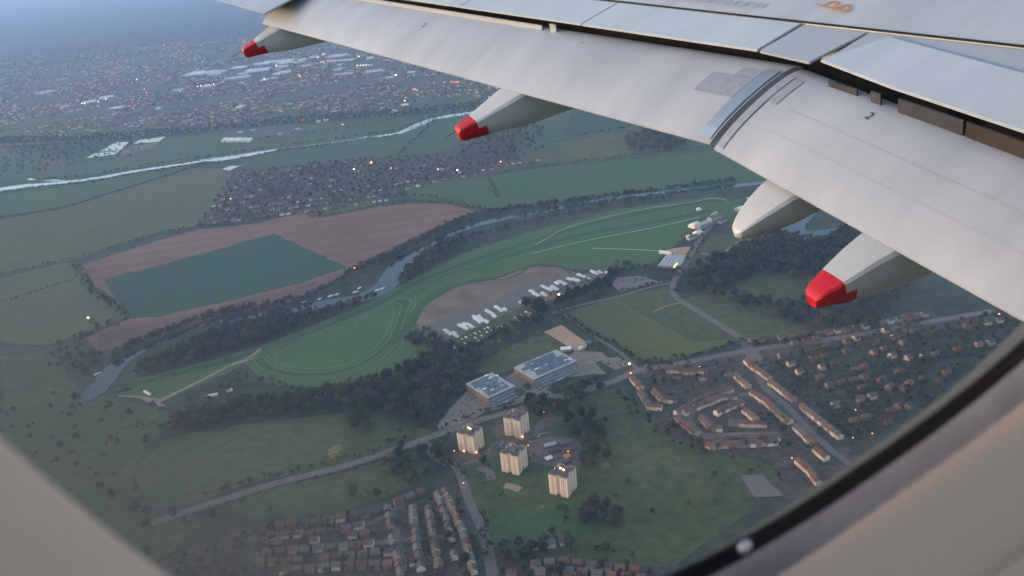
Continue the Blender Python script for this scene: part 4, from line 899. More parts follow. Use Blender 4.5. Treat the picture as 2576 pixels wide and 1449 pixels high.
for i_, (u, v, u2, v2, rm_) in enumerate([(1450,670,1560,640,'greymetal'),(1480,720,1600,690,'r_slate'),(1600,650,1720,615,'r_slate'),(1640,780,1700,760,'vanorange'),(1620,720,1760,680,'r_browntile'),(1460,800,1520,775,'whitemetal'),(1320,760,1360,745,'r_redtile'),(1600,830,1700,800,'r_slate')]):
    lb_ = ['grey roofed','dark slate roofed','far slate roofed','orange roofed','long brown roofed','white roofed','small red roofed','low slate roofed'][i_]
    shed(G(*c5(u, v)), G(*c5(u2, v2)), 6.5, 3, 1., 'w_brick', rm_, 'garage_block', lb_+' garage block in the court behind the towers', 'garage')
shed(G(1050,1245), G(1068,1240), 9, 4, 1.5, 'w_brick', 'r_browntile', 'hut', 'low brick hut at the meadow edge of the southern suburb', 'hut')
shed(G(*c4(1430,900)), G(*c4(1520,890)), 9, 4, 1.5, 'shedw', 'whitemetal', 'workshop', 'white workshop beside the sand arena', 'workshop')
shed(G(*c4(1585,890)), G(*c4(1620,880)), 6, 3.5, 1.2, 'whitemetal', 'whitemetal', 'white_shed', 'small white shed at the corner of the sand arena', 'shed')
shed(G(*c4(1650,840)), G(*c4(1690,830)), 6, 3, 1., 'vanblue', 'vanblue', 'blue_shed', 'small blue shed at the tip of the sand arena', 'shed')
for u, v, u2, v2, lb in [(1615,785,1700,768,'long pale green shed in the scrub south of the race track'), (1770,745,1815,730,'short pale shed in the scrub south of the race track')]:
    shed(G(*cB(u, v)), G(*cB(u2, v2)), 4.5, 2.8, .8, 'whitemetal', 'whitemetal', 'pale_shed', lb, 'shed')
shed(G(*cB(1130,745)), G(*cB(1175,770)), 3, 2.5, .5, 'whitemetal', 'whitemetal', 'starting_stall', 'pale starting stalls on the western tip of the course', 'stalls')
shed(G(*cB(700,205)), G(*cB(740,200)), 8, 5, 2.2, 'w_brick', 'r_browntile', 'farmhouse', 'lone farmhouse among trees west of the ploughed field', 'farmhouse')
# boats on the river
def boat(p, L, rz, label):
    root = tag(empty('river_boat', (p[0], p[1], .62), rz), label, 'boat', 'boats moored on the river')
    W = L*.28
    MB().add([(-L/2,-W/2,.0),(L*.2,-W/2,.0),(L/2,0,.1),(L*.2,W/2,0),(-L/2,W/2,0),(-L/2,-W/2,1.1),(L*.2,-W/2,1.1),(L/2+.4,0,1.4),(L*.2,W/2,1.1),(-L/2,W/2,1.1)],
             [(4,3,2,1,0),(5,6,7,8,9),(0,1,6,5),(1,2,7,6),(2,3,8,7),(3,4,9,8),(4,0,5,9)]).build('hull', M['whitemetal'], root)
    MB().box(-L*.3,-W*.32,1.1,L*.1,W*.32,2.3).build('cabin', M['whitemetal'], root)
for u, v in [(65,1335), (200,1310), (295,1285), (350,1270), (510,1250), (700,1235), (745,1220), (545,1215)]:
    boat(G(*c3(u, v)), random.uniform(9, 13), RA+.1+random.gauss(0, .2), 'white cabin boat moored by the river bend')
boat(G(*cB(765,605)), 11, .7, 'single white cabin boat moored at the wide western reach')

# ------------------------------------------------------------------ cars
CARM = [mat('car_'+n, c, rough=.3, spec=.6) for n, c in (('white', (.7,.7,.72)), ('silver', (.4,.4,.43)), ('dark', (.05,.05,.06)), ('red', (.3,.04,.04)), ('blue', (.06,.09,.2)))]
CARP = []
for m in CARM:
    bd = MB().add([(-2.1,-.85,.3),(2.1,-.85,.3),(2.1,.85,.3),(-2.1,.85,.3),(-2.15,-.85,.85),(2.15,-.8,.75),(2.15,.8,.75),(-2.15,.85,.85)], [(3,2,1,0),(4,5,6,7),(0,1,5,4),(1,2,6,5),(2,3,7,6),(3,0,4,7)]).data('body', m)
    cb = MB().add([(-1.8,-.8,.84),(1.0,-.8,.8),(1.0,.8,.8),(-1.8,.8,.84),(-1.3,-.62,1.42),(.3,-.62,1.42),(.3,.62,1.42),(-1.3,.62,1.42)], [(4,5,6,7),(0,1,5,4),(1,2,6,5),(2,3,7,6),(3,0,4,7)]).data('cabin', M['glass'])
    CARP.append((bd, cb))
CN = ['white', 'silver', 'dark', 'red', 'blue']
def car(p, rz, place):
    i = random.choices(range(5), [4, 3, 3, 1, 1])[0]
    root = tag(empty('parked_car', (p[0], p[1], .75), rz), f'{CN[i]} car {place}', 'car', f'{CN[i]} cars {place}')
    obj('body', CARP[i][0], root); obj('cabin', CARP[i][1], root)
    for sx in (-1.3, 1.3):
        for sy in (-.8, .8):
            o = obj('wheel', CV['w']['wheel'], root); o.location = (sx, sy, .33)
for u, v in [(960,655),(990,645),(1010,640),(1035,628),(1380,565),(1400,555),(1465,665),(1490,660),(1480,790),(1500,780),(1690,765),(1340,750),(1350,800),(835,750),(820,790),(870,1015),(920,960)]:
    car(G(*c5(u, v)), RZ+random.choice([0, 1.57]), 'parked beside the tower blocks')
for u, v in [(610,330),(640,316),(560,400),(700,250),(640,230),(760,210),(600,300),(740,330),(800,300)]:
    car(G(*c5(u, v)), RZ+1.9, 'parked in the office car park')
for k in range(26):
    u, v = random.uniform(1960, 2180), random.uniform(262, 320)
    car(G(*c4(u, v)), RA+1.4, 'parked on the gravel park past the conifers')
for k in range(12): car(G(*c4(random.uniform(1800, 2000), random.uniform(975, 1040))), RA+1.4, 'parked east of the longer office')
for p in [(1625,920),(1660,915),(1460,985),(900,1163),(1750,787),(1290,1035),(1130,1170)]: car(G(*p), RA, 'driving on the road')

# ------------------------------------------------------------------ far trading estate
WH = []
def wh(cf, u, v, lu, lv, wid, hh=9): WH.append((cf(u, v), cf(u+lu, v+lv), wid, hh))
for a in [(1450,605,110,-40,45),(1520,600,60,-30,45),(1600,590,90,-30,50),(1660,600,80,-40,50),(1760,625,200,-22,30),(1830,540,100,-10,60),(1930,575,175,-20,55),(1930,560,120,-8,40),(2000,515,150,-25,60),(2070,495,230,-18,50),(2190,580,80,-10,60),(2140,590,60,-6,40),(2160,535,90,-10,60),(2110,625,60,-6,30),(2300,500,60,-10,50),(1880,660,30,-4,25)]:
    wh(c1, *a)
for a in [(0,625,150,-18,40),(20,540,100,-8,60),(130,560,180,-15,50),(200,510,120,-8,60),(330,495,160,-12,50),(350,585,110,-10,50),(370,510,110,-20,60),(530,480,60,-10,45),(560,530,60,-10,45),(760,490,210,-15,45),(800,455,80,-20,80),(810,595,150,-12,40),(810,555,70,-6,60),(850,515,30,0,30),(1050,575,140,-16,55),(1060,470,60,-8,50),(1210,435,110,-6,50),(1140,412,60,-6,50),(1215,620,60,-6,40),(1350,495,70,-6,40),(620,460,70,-10,60),(980,380,20,-6,50),(1040,400,40,-6,50),(240,640,60,-6,40),(1380,580,60,-6,40),(60,590,80,-8,50),(860,440,40,-4,60)]:
    wh(c2, *a)
for a in [(650,815,100,-15,50),(780,780,110,-18,60),(880,855,90,-4,40),(480,850,65,-12,40),(1350,720,90,-10,40),(1580,690,90,-8,40),(310,740,120,-24,50),(1230,860,30,-3,30),(1860,850,50,-4,40)]: wh(c1, *a)
for k, ((xa, ya), (xb, yb), wd, hh) in enumerate(WH):
    pa, pb = G(xa, ya), G(xb, yb)
    t = pb-pa; L = np.linalg.norm(t); 
    lb = 'large pale roofed warehouse on the far trading estate' if L > 90 else 'pale roofed warehouse on the far trading estate'
    shed(pa, pb, wd*1.5, hh, 2., 'shedw', 'shed', 'warehouse', lb, 'warehouse', lb.replace('warehouse', 'warehouses'))
for u in (1745, 1785, 1820, 1855, 1895, 1935):
    shed(G(*c1(u, 1112)), G(*c1(u+24, 1090)), 15, 6, 1., 'whitemetal', 'whitemetal', 'depot_shed', 'white shed in the row beside the canal depot', 'shed', 'white sheds in the row beside the canal depot')
for u, v in [(2470,960),(2530,950),(2310,1020),(1860,1045),(1960,1030),(2170,1060)]:
    shed(G(*c1(u, v)), G(*c1(u+36, v-5)), 20, 6, 1., 'shedw', 'shed', 'depot_shed', 'pale shed scattered in the yard beside the motorway', 'shed', 'pale sheds in the yard beside the motorway')
S(sheet('depot_yard', [c1(1720,1080),c1(1850,1010),c1(2300,970),c1(2560,990),c1(2300,1060),c1(2000,1100)], M['town'], Z*3.5))
for u, v in [(1335,828),(1250,876)]:
    shed(G(*c2(u, v)), G(*c2(u+50, v-4)), 22, 6, 1., 'whitemetal', 'whitemetal', 'white_barn', 'white roofed barn beside the motorway', 'barn', 'white barns beside the motorway')

# ------------------------------------------------------------------ lit lamps
POLE = MB().cyl(0, 0, 0, 8, .14, .09, 6).data('pole', M['pole'])
def lantern(m, r):
    b = MB(); n = 8
    b.cyl(0, 0, 7.6, 7.6+r*.55, r*.75, r, n); b.cyl(0, 0, 7.62+r*.55, 7.6+r*1.1, r*.98, r*.45, n); return b.data('lantern', m)
LAN = {(k, s): lantern(M['lamp'+k], s) for k in 'OYWR' for s in (.5, .8, 1.5, 2.4)}
def lamp(px, k, s, where, name='street_lamp'):
    p = G(*px); root = tag(empty(name, (p[0], p[1], .3), 0), f"{dict(O='orange', Y='warm yellow', W='white', R='red')[k]} lamp glowing {where}", 'lamp', f"{dict(O='orange', Y='warm yellow', W='white', R='red')[k]} lamps {where}")
    obj('pole', POLE, root); obj('lantern', LAN[(k, s)], root)
far = 'in the hazy far town'
for x, y, k in [(203,152,'O'),(155,260,'R'),(166,266,'R'),(207,264,'W'),(214,265,'W'),(222,262,'W'),(248,259,'W'),(268,254,'W'),(345,203,'W'),(281,213,'O'),(321,216,'O'),(363,229,'O'),(369,237,'O'),(371,245,'O'),(160,274,'W'),(98,272,'O'),(160,203,'W'),(350,265,'O'),(340,270,'O'),(326,271,'O'),(316,272,'O'),(363,270,'R'),
                (453,234,'W'),(474,226,'O'),(498,222,'W'),(506,220,'W'),(520,218,'W'),(528,218,'Y'),(538,216,'W'),(560,211,'W'),(665,202,'Y'),(695,168,'Y'),(752,192,'O'),(756,197,'O')]: lamp((x, y), k, 1.5, far)
for u, v, k in [(720,438,'Y'),(735,432,'Y'),(680,462,'W'),(660,500,'R'),(705,495,'Y'),(725,495,'Y'),(990,450,'O'),(1000,452,'Y'),(990,525,'Y'),(1012,523,'W'),(1035,522,'W'),(1055,521,'W'),(1078,521,'W'),(1100,520,'Y'),(1187,427,'O'),(1262,492,'O'),(1285,600,'W'),(1295,600,'Y'),(1250,592,'R'),(1520,505,'O'),(1580,546,'Y'),(1604,546,'Y'),(1626,546,'Y'),(1668,660,'O'),(1720,654,'O'),(1738,657,'O'),(1758,658,'O'),(1775,655,'O'),(1835,635,'O'),(1893,642,'O'),(1905,640,'Y'),(1870,640,'O'),(1587,662,'R'),(1440,712,'O'),(1455,722,'O'),(1425,712,'O'),(1360,803,'W'),(562,955,'O'),(538,600,'O'),(735,770,'R'),(355,520,'Y'),(262,627,'Y'),(510,492,'O'),(630,520,'O'),(875,990,'O')]:
    lamp(c2(u, v), k, 1.5, far)
for u, v, k in [(500,205,'Y'),(823,197,'O'),(1770,142,'O'),(1395,216,'Y'),(1228,208,'O'),(650,147,'Y'),(1618,1350-1000+0,'O')][:6]: lamp(c3(u, v), k, 1.5, 'in the village')
lamp((582,508), 'O', 1.5, 'at the village edge'); lamp((893,684), 'O', 1.5, 'at the corner of the ploughed field by the river'); lamp((225,810), 'Y', 1.5, 'at the farmhouse west of the ploughed field')
lamp(c4(1418,448), 'Y', 1.5, 'before the conifer screen'); lamp(c4(1185,494), 'O', 1.5, 'by the dark tree clump at the caravans')
for u, v in [(2415,208),(2428,192),(2440,178)]: lamp(c4(u, v), 'Y', .8, 'at the stable yard')
lamp(c4(2028,1058), 'Y', 1.5, 'at the estate road junction'); lamp(c4(2040,1138), 'O', .8, 'at the park corner by the estate')
for x, y in [c7(2040,800),c7(2020,1018),c7(2170,985),c7(1545,1178),c7(825,458)]: lamp((x, y), 'O', .5, 'in the estate streets')
for u, v in [(577,755),(668,1070),(1448,372),(1297,700),(1685,762)]: lamp(c5(u, v), 'O', .5, 'around the tower blocks')
lamp((2512,803), 'O', .8, 'at the far end of the eastern suburb')

# ------------------------------------------------------------------ the airliner: wing and cabin window
FA = Vector((.843, .52, -.138)).normalized(); SA = Vector((-.5995, .3255, -.731)).normalized()
NA = FA.cross(SA); NA.normalize()
if NA.y < 0: NA = -NA
OA = NA.cross(FA)
if OA.dot(SA) < 0: OA = -OA
DH = math.radians(-5)
O2 = OA*math.cos(DH)+NA*math.sin(DH); Z2 = FA.cross(O2)
AM = Matrix((FA, O2, Z2)).transposed()
WARM = (1., 1., 1.)
plane = empty('airliner', (0, 0, 0)); plane.matrix_world = Matrix.Translation((0, 0, ALT)) @ (CAMR @ AM).to_4x4()
tag(plane, 'airliner wing with extended flaps and red tipped fairings, seen through its cabin window', 'airliner')
cD, sD = math.cos(DH), math.sin(DH)
def A(o, f, n):                       # wing axes (outboard, forward, up) -> airliner axes
    return (f, o*cD+n*sD, -o*sD+n*cD)
def paint(name, col, col2, rough=.4, dirt=.0, sc=1.2):
    m = bpy.data.materials.new(name); m.use_nodes = True; T = m.node_tree; N = T.nodes; L = T.links; b = N['Principled BSDF']
    tc = N.new('ShaderNodeTexCoord'); mp = N.new('ShaderNodeMapping'); mp.inputs['Scale'].default_value = (.5, 2.2, 2.2); L.new(tc.outputs['Object'], mp.inputs[0])
    nz = N.new('ShaderNodeTexNoise'); nz.inputs['Scale'].default_value = sc; nz.inputs['Detail'].default_value = 8; nz.inputs['Roughness'].default_value = .65; L.new(mp.outputs[0], nz.inputs['Vector'])
    rp = N.new('ShaderNodeValToRGB'); rp.color_ramp.elements[0].position = .36; rp.color_ramp.elements[1].position = .66
    rp.color_ramp.elements[0].color = (*col2, 1); rp.color_ramp.elements[1].color = (*col, 1)
    L.new(nz.outputs[0], rp.inputs[0]); L.new(rp.outputs[0], b.inputs['Base Color']); b.inputs['Roughness'].default_value = rough; b.inputs['Specular IOR Level'].default_value = .4
    return m
P = {}
P['skin'] = paint('wing_grey_paint', (.42,.44,.47), (.35,.37,.395), .38)
P['spoiler'] = paint('spoiler_white_paint', (.48,.505,.535), (.415,.44,.465), .36)
P['panel'] = paint('panel_grey_paint', (.37,.39,.42), (.34,.36,.385), .4)
P['flap'] = paint('flap_white_paint', (.4,.405,.435), (.32,.33,.36), .4, sc=.9)
P['joint'] = paint('joint_line', (.44,.44,.45), (.38,.38,.39), .4)
P['fairing'] = paint('fairing_paint', (.5,.49,.475), (.43,.42,.405), .35)
P['red'] = mat('red_tip_paint', (.5,.016,.024), rough=.45, spec=.3, fine=(25,.12))
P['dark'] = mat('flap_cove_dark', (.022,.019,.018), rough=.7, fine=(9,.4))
P['seal'] = mat('grey_seal_strip', (.26,.27,.31), rough=.45, fine=(30,.1))
P['metal'] = mat('bare_metal_strip', (.4,.42,.45), rough=.35, metal=.7)
P['ink'] = mat('black_stencil', (.02,.02,.025)); P['orange'] = mat('orange_stencil', (.6,.2,.04)); P['faint'] = mat('faded_stencil', (.36,.38,.42))
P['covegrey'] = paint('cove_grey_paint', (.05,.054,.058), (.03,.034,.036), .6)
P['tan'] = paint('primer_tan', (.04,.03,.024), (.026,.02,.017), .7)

def slab(name, outline, n_top, thick, m, parent, bulge=None):
    """flat panel given by an (o, f) outline, with thickness"""
    k = len(outline); V = [A(o, f, n_top) for o, f in outline]+[A(o, f, n_top-thick) for o, f in outline]
    F = [tuple(range(k)), tuple(range(2*k-1, k-1, -1))]+[(i, k+i, k+(i+1)%k, (i+1)%k) for i in range(k)]
    o = mesh(name, V, F, m, parent)
    bm = bmesh.new(); bm.from_mesh(o.data); bmesh.ops.recalc_face_normals(bm, faces=bm.faces[:])
    bmesh.ops.bevel(bm, geom=bm.edges[:], offset=min(.006, thick*.3), segments=2, affect='EDGES'); bm.to_mesh(o.data); bm.free()
    return o
hinge = lambda o: 3.91-.2485*(o-3.3)
spte = lambda o: 3.14-.2463*(o-4.74)
# fixed wing: upper skin forward of the hinge line, curving over to the leading edge
os_ = np.concatenate([np.linspace(.25, 4, 10), np.linspace(4.6, 16.5, 24)])
V = []; F = []; nc = 14
for o in os_:
    le = 9.2-.52*o; h0 = hinge(o)+.006
    for j in range(nc):
        t = (j/(nc-1))**1.2; f = h0+(le-h0)*t
        V.append(A(o, f, -3.0+.22*t*(1-t)*2.0*(1-.03*o)-.55*(1-.04*o)*t**5))
    for j in range(nc):
        t = ((nc-1-j)/(nc-1))**1.2; f = h0-.25+(le-h0+.25)*t
        V.append(A(o, f, -3.0-.55*(1-.04*o)-.25*(1-.04*o)*math.sin(math.pi*min(1, t*.95))*(1-.2*t)+(.0 if t < 1 else 0.)))
m2 = 2*nc
for i in range(len(os_)-1):
    for j in range(m2): F.append((i*m2+j, i*m2+(j+1)%m2, (i+1)*m2+(j+1)%m2, (i+1)*m2+j))
wing = mesh('wing', V, F, P['skin'], plane, True)
bm = bmesh.new(); bm.from_mesh(wing.data); bmesh.ops.recalc_face_normals(bm, faces=bm.faces[:]); bm.to_mesh(wing.data); bm.free()
wing.data.set_sharp_from_angle(angle=math.radians(35))
# dark line of the hinge gap and of the flap cove below the spoilers
cv = []
for o in (.3, 4.3, 4.7, 13.2): cv.append(o)
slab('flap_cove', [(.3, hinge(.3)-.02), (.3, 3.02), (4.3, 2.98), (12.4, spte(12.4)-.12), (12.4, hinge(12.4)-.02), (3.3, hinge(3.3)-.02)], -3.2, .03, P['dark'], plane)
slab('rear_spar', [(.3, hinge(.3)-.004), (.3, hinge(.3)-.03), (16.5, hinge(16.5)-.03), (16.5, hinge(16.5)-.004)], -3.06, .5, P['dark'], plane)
G_ = .014
slab('hinge_gap_shade', [(.3, hinge(.3)+.004), (.3, hinge(.3)-.014), (16.4, hinge(16.4)-.012), (16.4, hinge(16.4)+.002)], -2.985, .012, P['dark'], plane)  # raised dark strip stands in for the shade inside the hinge gap
edges = [4.745, 6.56, 8.38, 10.0, 11.64]
for a, b in zip(edges, edges[1:]):
    slab('spoiler', [(a+.006, hinge(a)-.022), (a+.006, spte(a)), (b-.006, spte(b)), (b-.006, hinge(b)-.022)], -2.992, .022, P['spoiler'], plane)
slab('fixed_trailing_panel', [(4.245, hinge(4.245)-.022), (4.30, 3.205), (4.735, 3.142), (4.735, hinge(4.735)-.022)], -3.0, .02, P['panel'], plane)
slab('fixed_trailing_panel', [(.3, hinge(.3)-.022), (.3, 3.76), (2.0, 3.715), (3.1, 3.69), (4.06, 3.655), (4.235, 3.25), (4.235, hinge(4.235)-.022)], -3.0, .02, P['panel'], plane)
slab('inboard_spoiler', [(4.225, 3.235), (4.05, 3.64), (3.1, 3.675), (2.0, 3.70), (.5, 3.72), (.5, 3.24), (2.75, 3.25), (3.6, 3.225)], -2.975, .022, P['spoiler'], plane)
# aileron and outer fixed trailing edge
slab('aileron', [(11.66, hinge(11.66)-.022), (11.66, .67), (13.5, .28), (16.3, -.31), (16.3, hinge(16.3)-.022)], -3.0, .02, P['flap'], plane)

def flap(name, stations, m, label):
    """stations: (o, f_top, n_top, chord, drop); cambered aerofoil lofted along the span"""
    V = []; F = []; top = []
    prof = [(-.26,-.42),(-.25,-.22),(-.19,-.08),(-.1,-.015),(0,0.),(.12,-.04),(.26,-.11),(.42,-.225),(.58,-.37),(.74,-.55),(.88,-.76),(1.,-1.)]
    low = [(1.,-1.04),(.8,-.98),(.5,-.9),(.2,-.8),(-.1,-.66),(-.24,-.52)]
    k = len(prof)+len(low)
    for o, ft, ntp, ch, dr in stations:
        for s, z in prof: V.append(A(o, ft-s*ch, ntp+z*dr))
        for s, z in low: V.append(A(o, ft-s*ch, ntp+z*dr-.004))
    for i in range(len(stations)-1):
        for j in range(k): F.append((i*k+j, i*k+(j+1)%k, (i+1)*k+(j+1)%k, (i+1)*k+j))
    F += [tuple(range(k)), tuple(range((len(stations)-1)*k, len(stations)*k))]
    o_ = mesh(name, V, F, m, plane, True)
    bm = bmesh.new(); bm.from_mesh(o_.data); bmesh.ops.recalc_face_normals(bm, faces=bm.faces[:]); bm.to_mesh(o_.data); bm.free()
    o_.data.set_sharp_from_angle(angle=math.radians(40)); o_['label'] = label
    return o_
ftop = lambda o: 3.05-.246*(o-4.84)
def chd(o): return .66-.0115*(o-4.6)
outf = flap('outboard_flap', [(o, ftop(o), -3.10, chd(o)*1.0, .19) for o in np.linspace(4.50, 12.40, 12)], P['flap'], 'long outboard flap tapering towards the tip')
inf_ = flap('inboard_flap', [(o, 3.12, -3.10, .66, .2) for o in np.linspace(.35, 4.44, 8)], P['flap'], 'broad inboard flap nearest the cabin')
def on_flap(o, s, inboard, lift=.004):
    prof = [(0,0.),(.12,-.04),(.26,-.11),(.42,-.225),(.58,-.37),(.74,-.55),(.88,-.76),(1.,-1.)]
    z = np.interp(s, [p[0] for p in prof], [p[1] for p in prof])
    if inboard: return A(o, 3.12-s*.66, -3.10+z*.2+lift)
    return A(o, ftop(o)-s*chd(o), -3.10+z*.19+lift)
def flap_patch(name, o0, o1, s0, s1, inboard, m, parent, lift=.006, skew=0.):
    n = 9; V = []
    for i in range(n):
        s = s0+(s1-s0)*i/(n-1)
        V += [on_flap(o0+skew*(s-s0), s, inboard, lift), on_flap(o1+skew*(s-s0), s, inboard, lift)]
    return mesh(name, V, [(2*i, 2*i+1, 2*i+3, 2*i+2) for i in range(n-1)], m, parent)
# seals and patches either side of the gap between the flaps
flap_patch('gap_seal', 4.515, 4.62, -.0, .97, False, P['metal'], outf, .012)
flap_patch('gap_seal', 4.36, 4.43, .0, .97, True, P['seal'], inf_, .010)
flap_patch('repair_patch', 4.63, 4.98, .16, .46, False, P['seal'], outf)
flap_patch('repair_patch', 4.63, 4.80, .02, .155, False, P['seal'], outf, .007)
flap_patch('repair_patch', 4.27, 4.355, .0, .36, True, P['seal'], inf_)
for s0_ in (.34, .62): flap_patch('panel_joint', .5, 4.2, s0_, s0_+.005, True, P['joint'], inf_, .0025)
flap_patch('panel_joint', 4.99, 12.2, .36, .365, False, P['joint'], outf, .0025)
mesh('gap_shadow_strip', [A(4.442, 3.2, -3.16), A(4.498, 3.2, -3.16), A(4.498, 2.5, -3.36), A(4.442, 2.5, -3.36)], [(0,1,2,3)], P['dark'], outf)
# linings and brackets of the cove wall under the spoilers
def cove_plate(name, o0, o1, f0, f1, n0, n1, m):
    V = [A(o0, f0, n0), A(o1, f1, n0), A(o1, f1-.012, n1), A(o0, f0-.012, n1), A(o0, f0+.012, n0), A(o1, f1+.012, n0), A(o1, f1, n1), A(o0, f0, n1)]
    mesh(name, V, [(0,1,2,3),(7,6,5,4),(0,4,5,1),(3,2,6,7),(0,3,7,4),(1,5,6,2)], m, plane)
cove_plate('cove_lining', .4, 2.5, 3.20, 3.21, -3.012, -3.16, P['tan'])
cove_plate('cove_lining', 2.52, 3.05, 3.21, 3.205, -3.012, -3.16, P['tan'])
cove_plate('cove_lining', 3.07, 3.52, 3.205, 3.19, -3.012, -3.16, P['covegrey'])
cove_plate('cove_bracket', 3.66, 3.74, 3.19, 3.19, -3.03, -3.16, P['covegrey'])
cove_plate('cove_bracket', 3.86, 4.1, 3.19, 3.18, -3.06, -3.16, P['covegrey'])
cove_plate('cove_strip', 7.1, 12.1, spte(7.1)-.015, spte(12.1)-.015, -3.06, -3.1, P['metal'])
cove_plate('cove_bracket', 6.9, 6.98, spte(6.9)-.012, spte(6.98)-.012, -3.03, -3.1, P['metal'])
# stencils
def stencil(text, p, xd, yd, size, m, parent):
    cu = bpy.data.curves.new('stencil', 'FONT'); cu.body = text; cu.size = size; cu.align_x = 'CENTER'
    t = bpy.data.objects.new('tmp_text', cu); COL.objects.link(t); dg = bpy.context.evaluated_depsgraph_get(); me = bpy.data.meshes.new_from_object(t.evaluated_get(dg))
    bpy.data.objects.remove(t); me.materials.clear(); me.materials.append(m)
    x, y = Vector(xd).normalized(), Vector(yd).normalized(); z = x.cross(y)
    me.transform(Matrix.Translation(p) @ Matrix((x, y, z)).transposed().to_4x4()); return obj('stencil', me, parent)
def flap_stencil(o, s, inboard, size, parent):
    p = Vector(on_flap(o, s, inboard, .006)); yd = Vector(on_flap(o, s-.12, inboard, .006))-p; xd = Vector(on_flap(o-.1, s, inboard, .006))-p
    stencil('2', p, xd, (yd-xd*(yd.dot(xd)/xd.dot(xd))), size, P['ink'], parent)
flap_stencil(3.63, .12, True, .085, inf_); flap_stencil(8.75, .34, False, .09, outf); flap_stencil(6.45, .1, False, .05, outf)
# an orange hook marking (two hoops on a baseline) and a faded line of stencilling on the skin
def hoop(o0, f0, w_, h_, m, n=11, th=.0065):
    V = []; F = []
    for i in range(n):
        a = math.pi*i/(n-1)
        for r in (1, 1-th/w_*2.2): V.append(A(o0-math.cos(a)*w_*r, f0+math.sin(a)*h_*r, -2.985+.02))
    return V, [(2*i, 2*i+1, 2*i+3, 2*i+2) for i in range(n-1)]
mk = MB()
for o0 in (4.60, 4.72):
    v_, f_ = hoop(o0, 3.745, .055, .075, None); mk.add(v_, f_)
mk.add([A(4.54, 3.728, -2.962), A(4.78, 3.722, -2.962), A(4.86, 3.73, -2.962), A(4.54, 3.748, -2.962)], [(0,1,2,3)])
mk.build('hook_marking', P['orange'], wing)
x_ = 5.2
fd = MB(); rr = random.Random(4)
while x_ < 6.1:
    l_ = rr.uniform(.02, .07)
    for q in (0, .035): fd.add([A(x_, hinge(x_)+.09+q, -2.968), A(x_+l_, hinge(x_+l_)+.09+q, -2.968), A(x_+l_, hinge(x_+l_)+.112+q, -2.968), A(x_, hinge(x_)+.112+q, -2.968)], [(0,1,2,3)])
    x_ += l_+rr.uniform(.015, .03)
fd.build('faded_stencil', P['faint'], wing)

def fairing(secs, red, wick, label):
    """secs: (f, o_centre, half width top, n_top, n_keel) from nose to tip"""
    V = []; n = 14
    def ring(f, oc, hw, nt_, nk):
        R = []; h = nt_-nk
        for (x, z) in ((-.86,1.),(-.45,1.015),(0,1.02),(.45,1.015),(.86,1.),(1.,.93),(1.0,.6),(.86,.28),(.5,.06),(0,0.),(-.5,.06),(-.86,.28),(-1.,.6),(-1.,.93)):
            R.append(A(oc+hw*x, f, nk+h*z))
        return R
    S_ = np.array(secs); t = np.linspace(0, 1, len(secs)); tt = np.linspace(0, 1, 41)
    C = cr(S_, False, 8)
    cut = len(C)-1
    fr = C[-1][0]
    red_f = fr+red if red else None
    body = [c for c in C if not red or c[0] >= red_f]
    if red:
        j = len(body); a, b = C[j-1], C[j]; w_ = (a[0]-red_f)/(a[0]-b[0]); mid = a+(b-a)*w_; body.append(mid)
    def loft(name, rows, m, parent, cap):
        V = []; F = []
        for r in rows: V += ring(*r)
        for i in range(len(rows)-1):
            for j in range(n): F.append((i*n+j, i*n+(j+1)%n, (i+1)*n+(j+1)%n, (i+1)*n+j))
        F += [tuple(range(n)), tuple(range((len(rows)-1)*n, len(rows)*n))]
        o_ = mesh(name, V, F, m, parent, True)
        bm = bmesh.new(); bm.from_mesh(o_.data); bmesh.ops.recalc_face_normals(bm, faces=bm.faces[:]); bm.to_mesh(o_.data); bm.free()
        o_.data.set_sharp_from_angle(angle=math.radians(28)); return o_
    fo = loft('flap_track_fairing', body, P['fairing'], plane, True); fo['label'] = label
    if red:
        caprows = [mid*1.0]+[c for c in C if c[0] < red_f]
        last = caprows[-1].copy(); last[0] -= .02; last[2] *= .7; hh = last[3]-last[4]; last[3] -= hh*.16; last[4] += hh*.12; caprows.append(last)
        loft('tip_cap', caprows, P['red'], fo, True)
        # a notch of red reaching forward along the lower side
        f0 = red_f; bv = []; bf = []; pp = [(1,.62),(1,.6),(.86,.28),(.5,.06),(0,0),(-.5,.06),(-.86,.28),(-1,.6),(-1,.62)]
        for i in range(6):
            ff = f0-red*.3+red*.72*i/5; S2 = [np.interp(ff, C[::-1, 0], C[::-1, q]) for q in range(5)]; h2 = S2[3]-S2[4]
            bv += [A(S2[1]+(S2[2]+.003)*x, ff, S2[4]+h2*z-.003*(1-z)) for x, z in pp]
        for i in range(5): bf += [(i*9+j, i*9+j+1, i*9+j+10, i*9+j+9) for j in range(8)]
        mesh('tip_cap_band', bv, bf, P['red'], fo, True)
    if wick:
        a = np.array(A(C[-1][1]+C[-1][2]*.5, C[-1][0], C[-1][3]-.03)); b = np.array(A(C[-1][1]+C[-1][2]*.5, C[-1][0]-wick, C[-1][3]-.035))
        v = []
        for q, r in ((a, .004), (b, .0025)):
            for k in range(5): v.append(tuple(q+np.array([0, r*math.cos(k*1.257), r*math.sin(k*1.257)])))
        mesh('static_wick', v, [(k, (k+1)%5, 5+(k+1)%5, 5+k) for k in range(5)], P['ink'], fo)
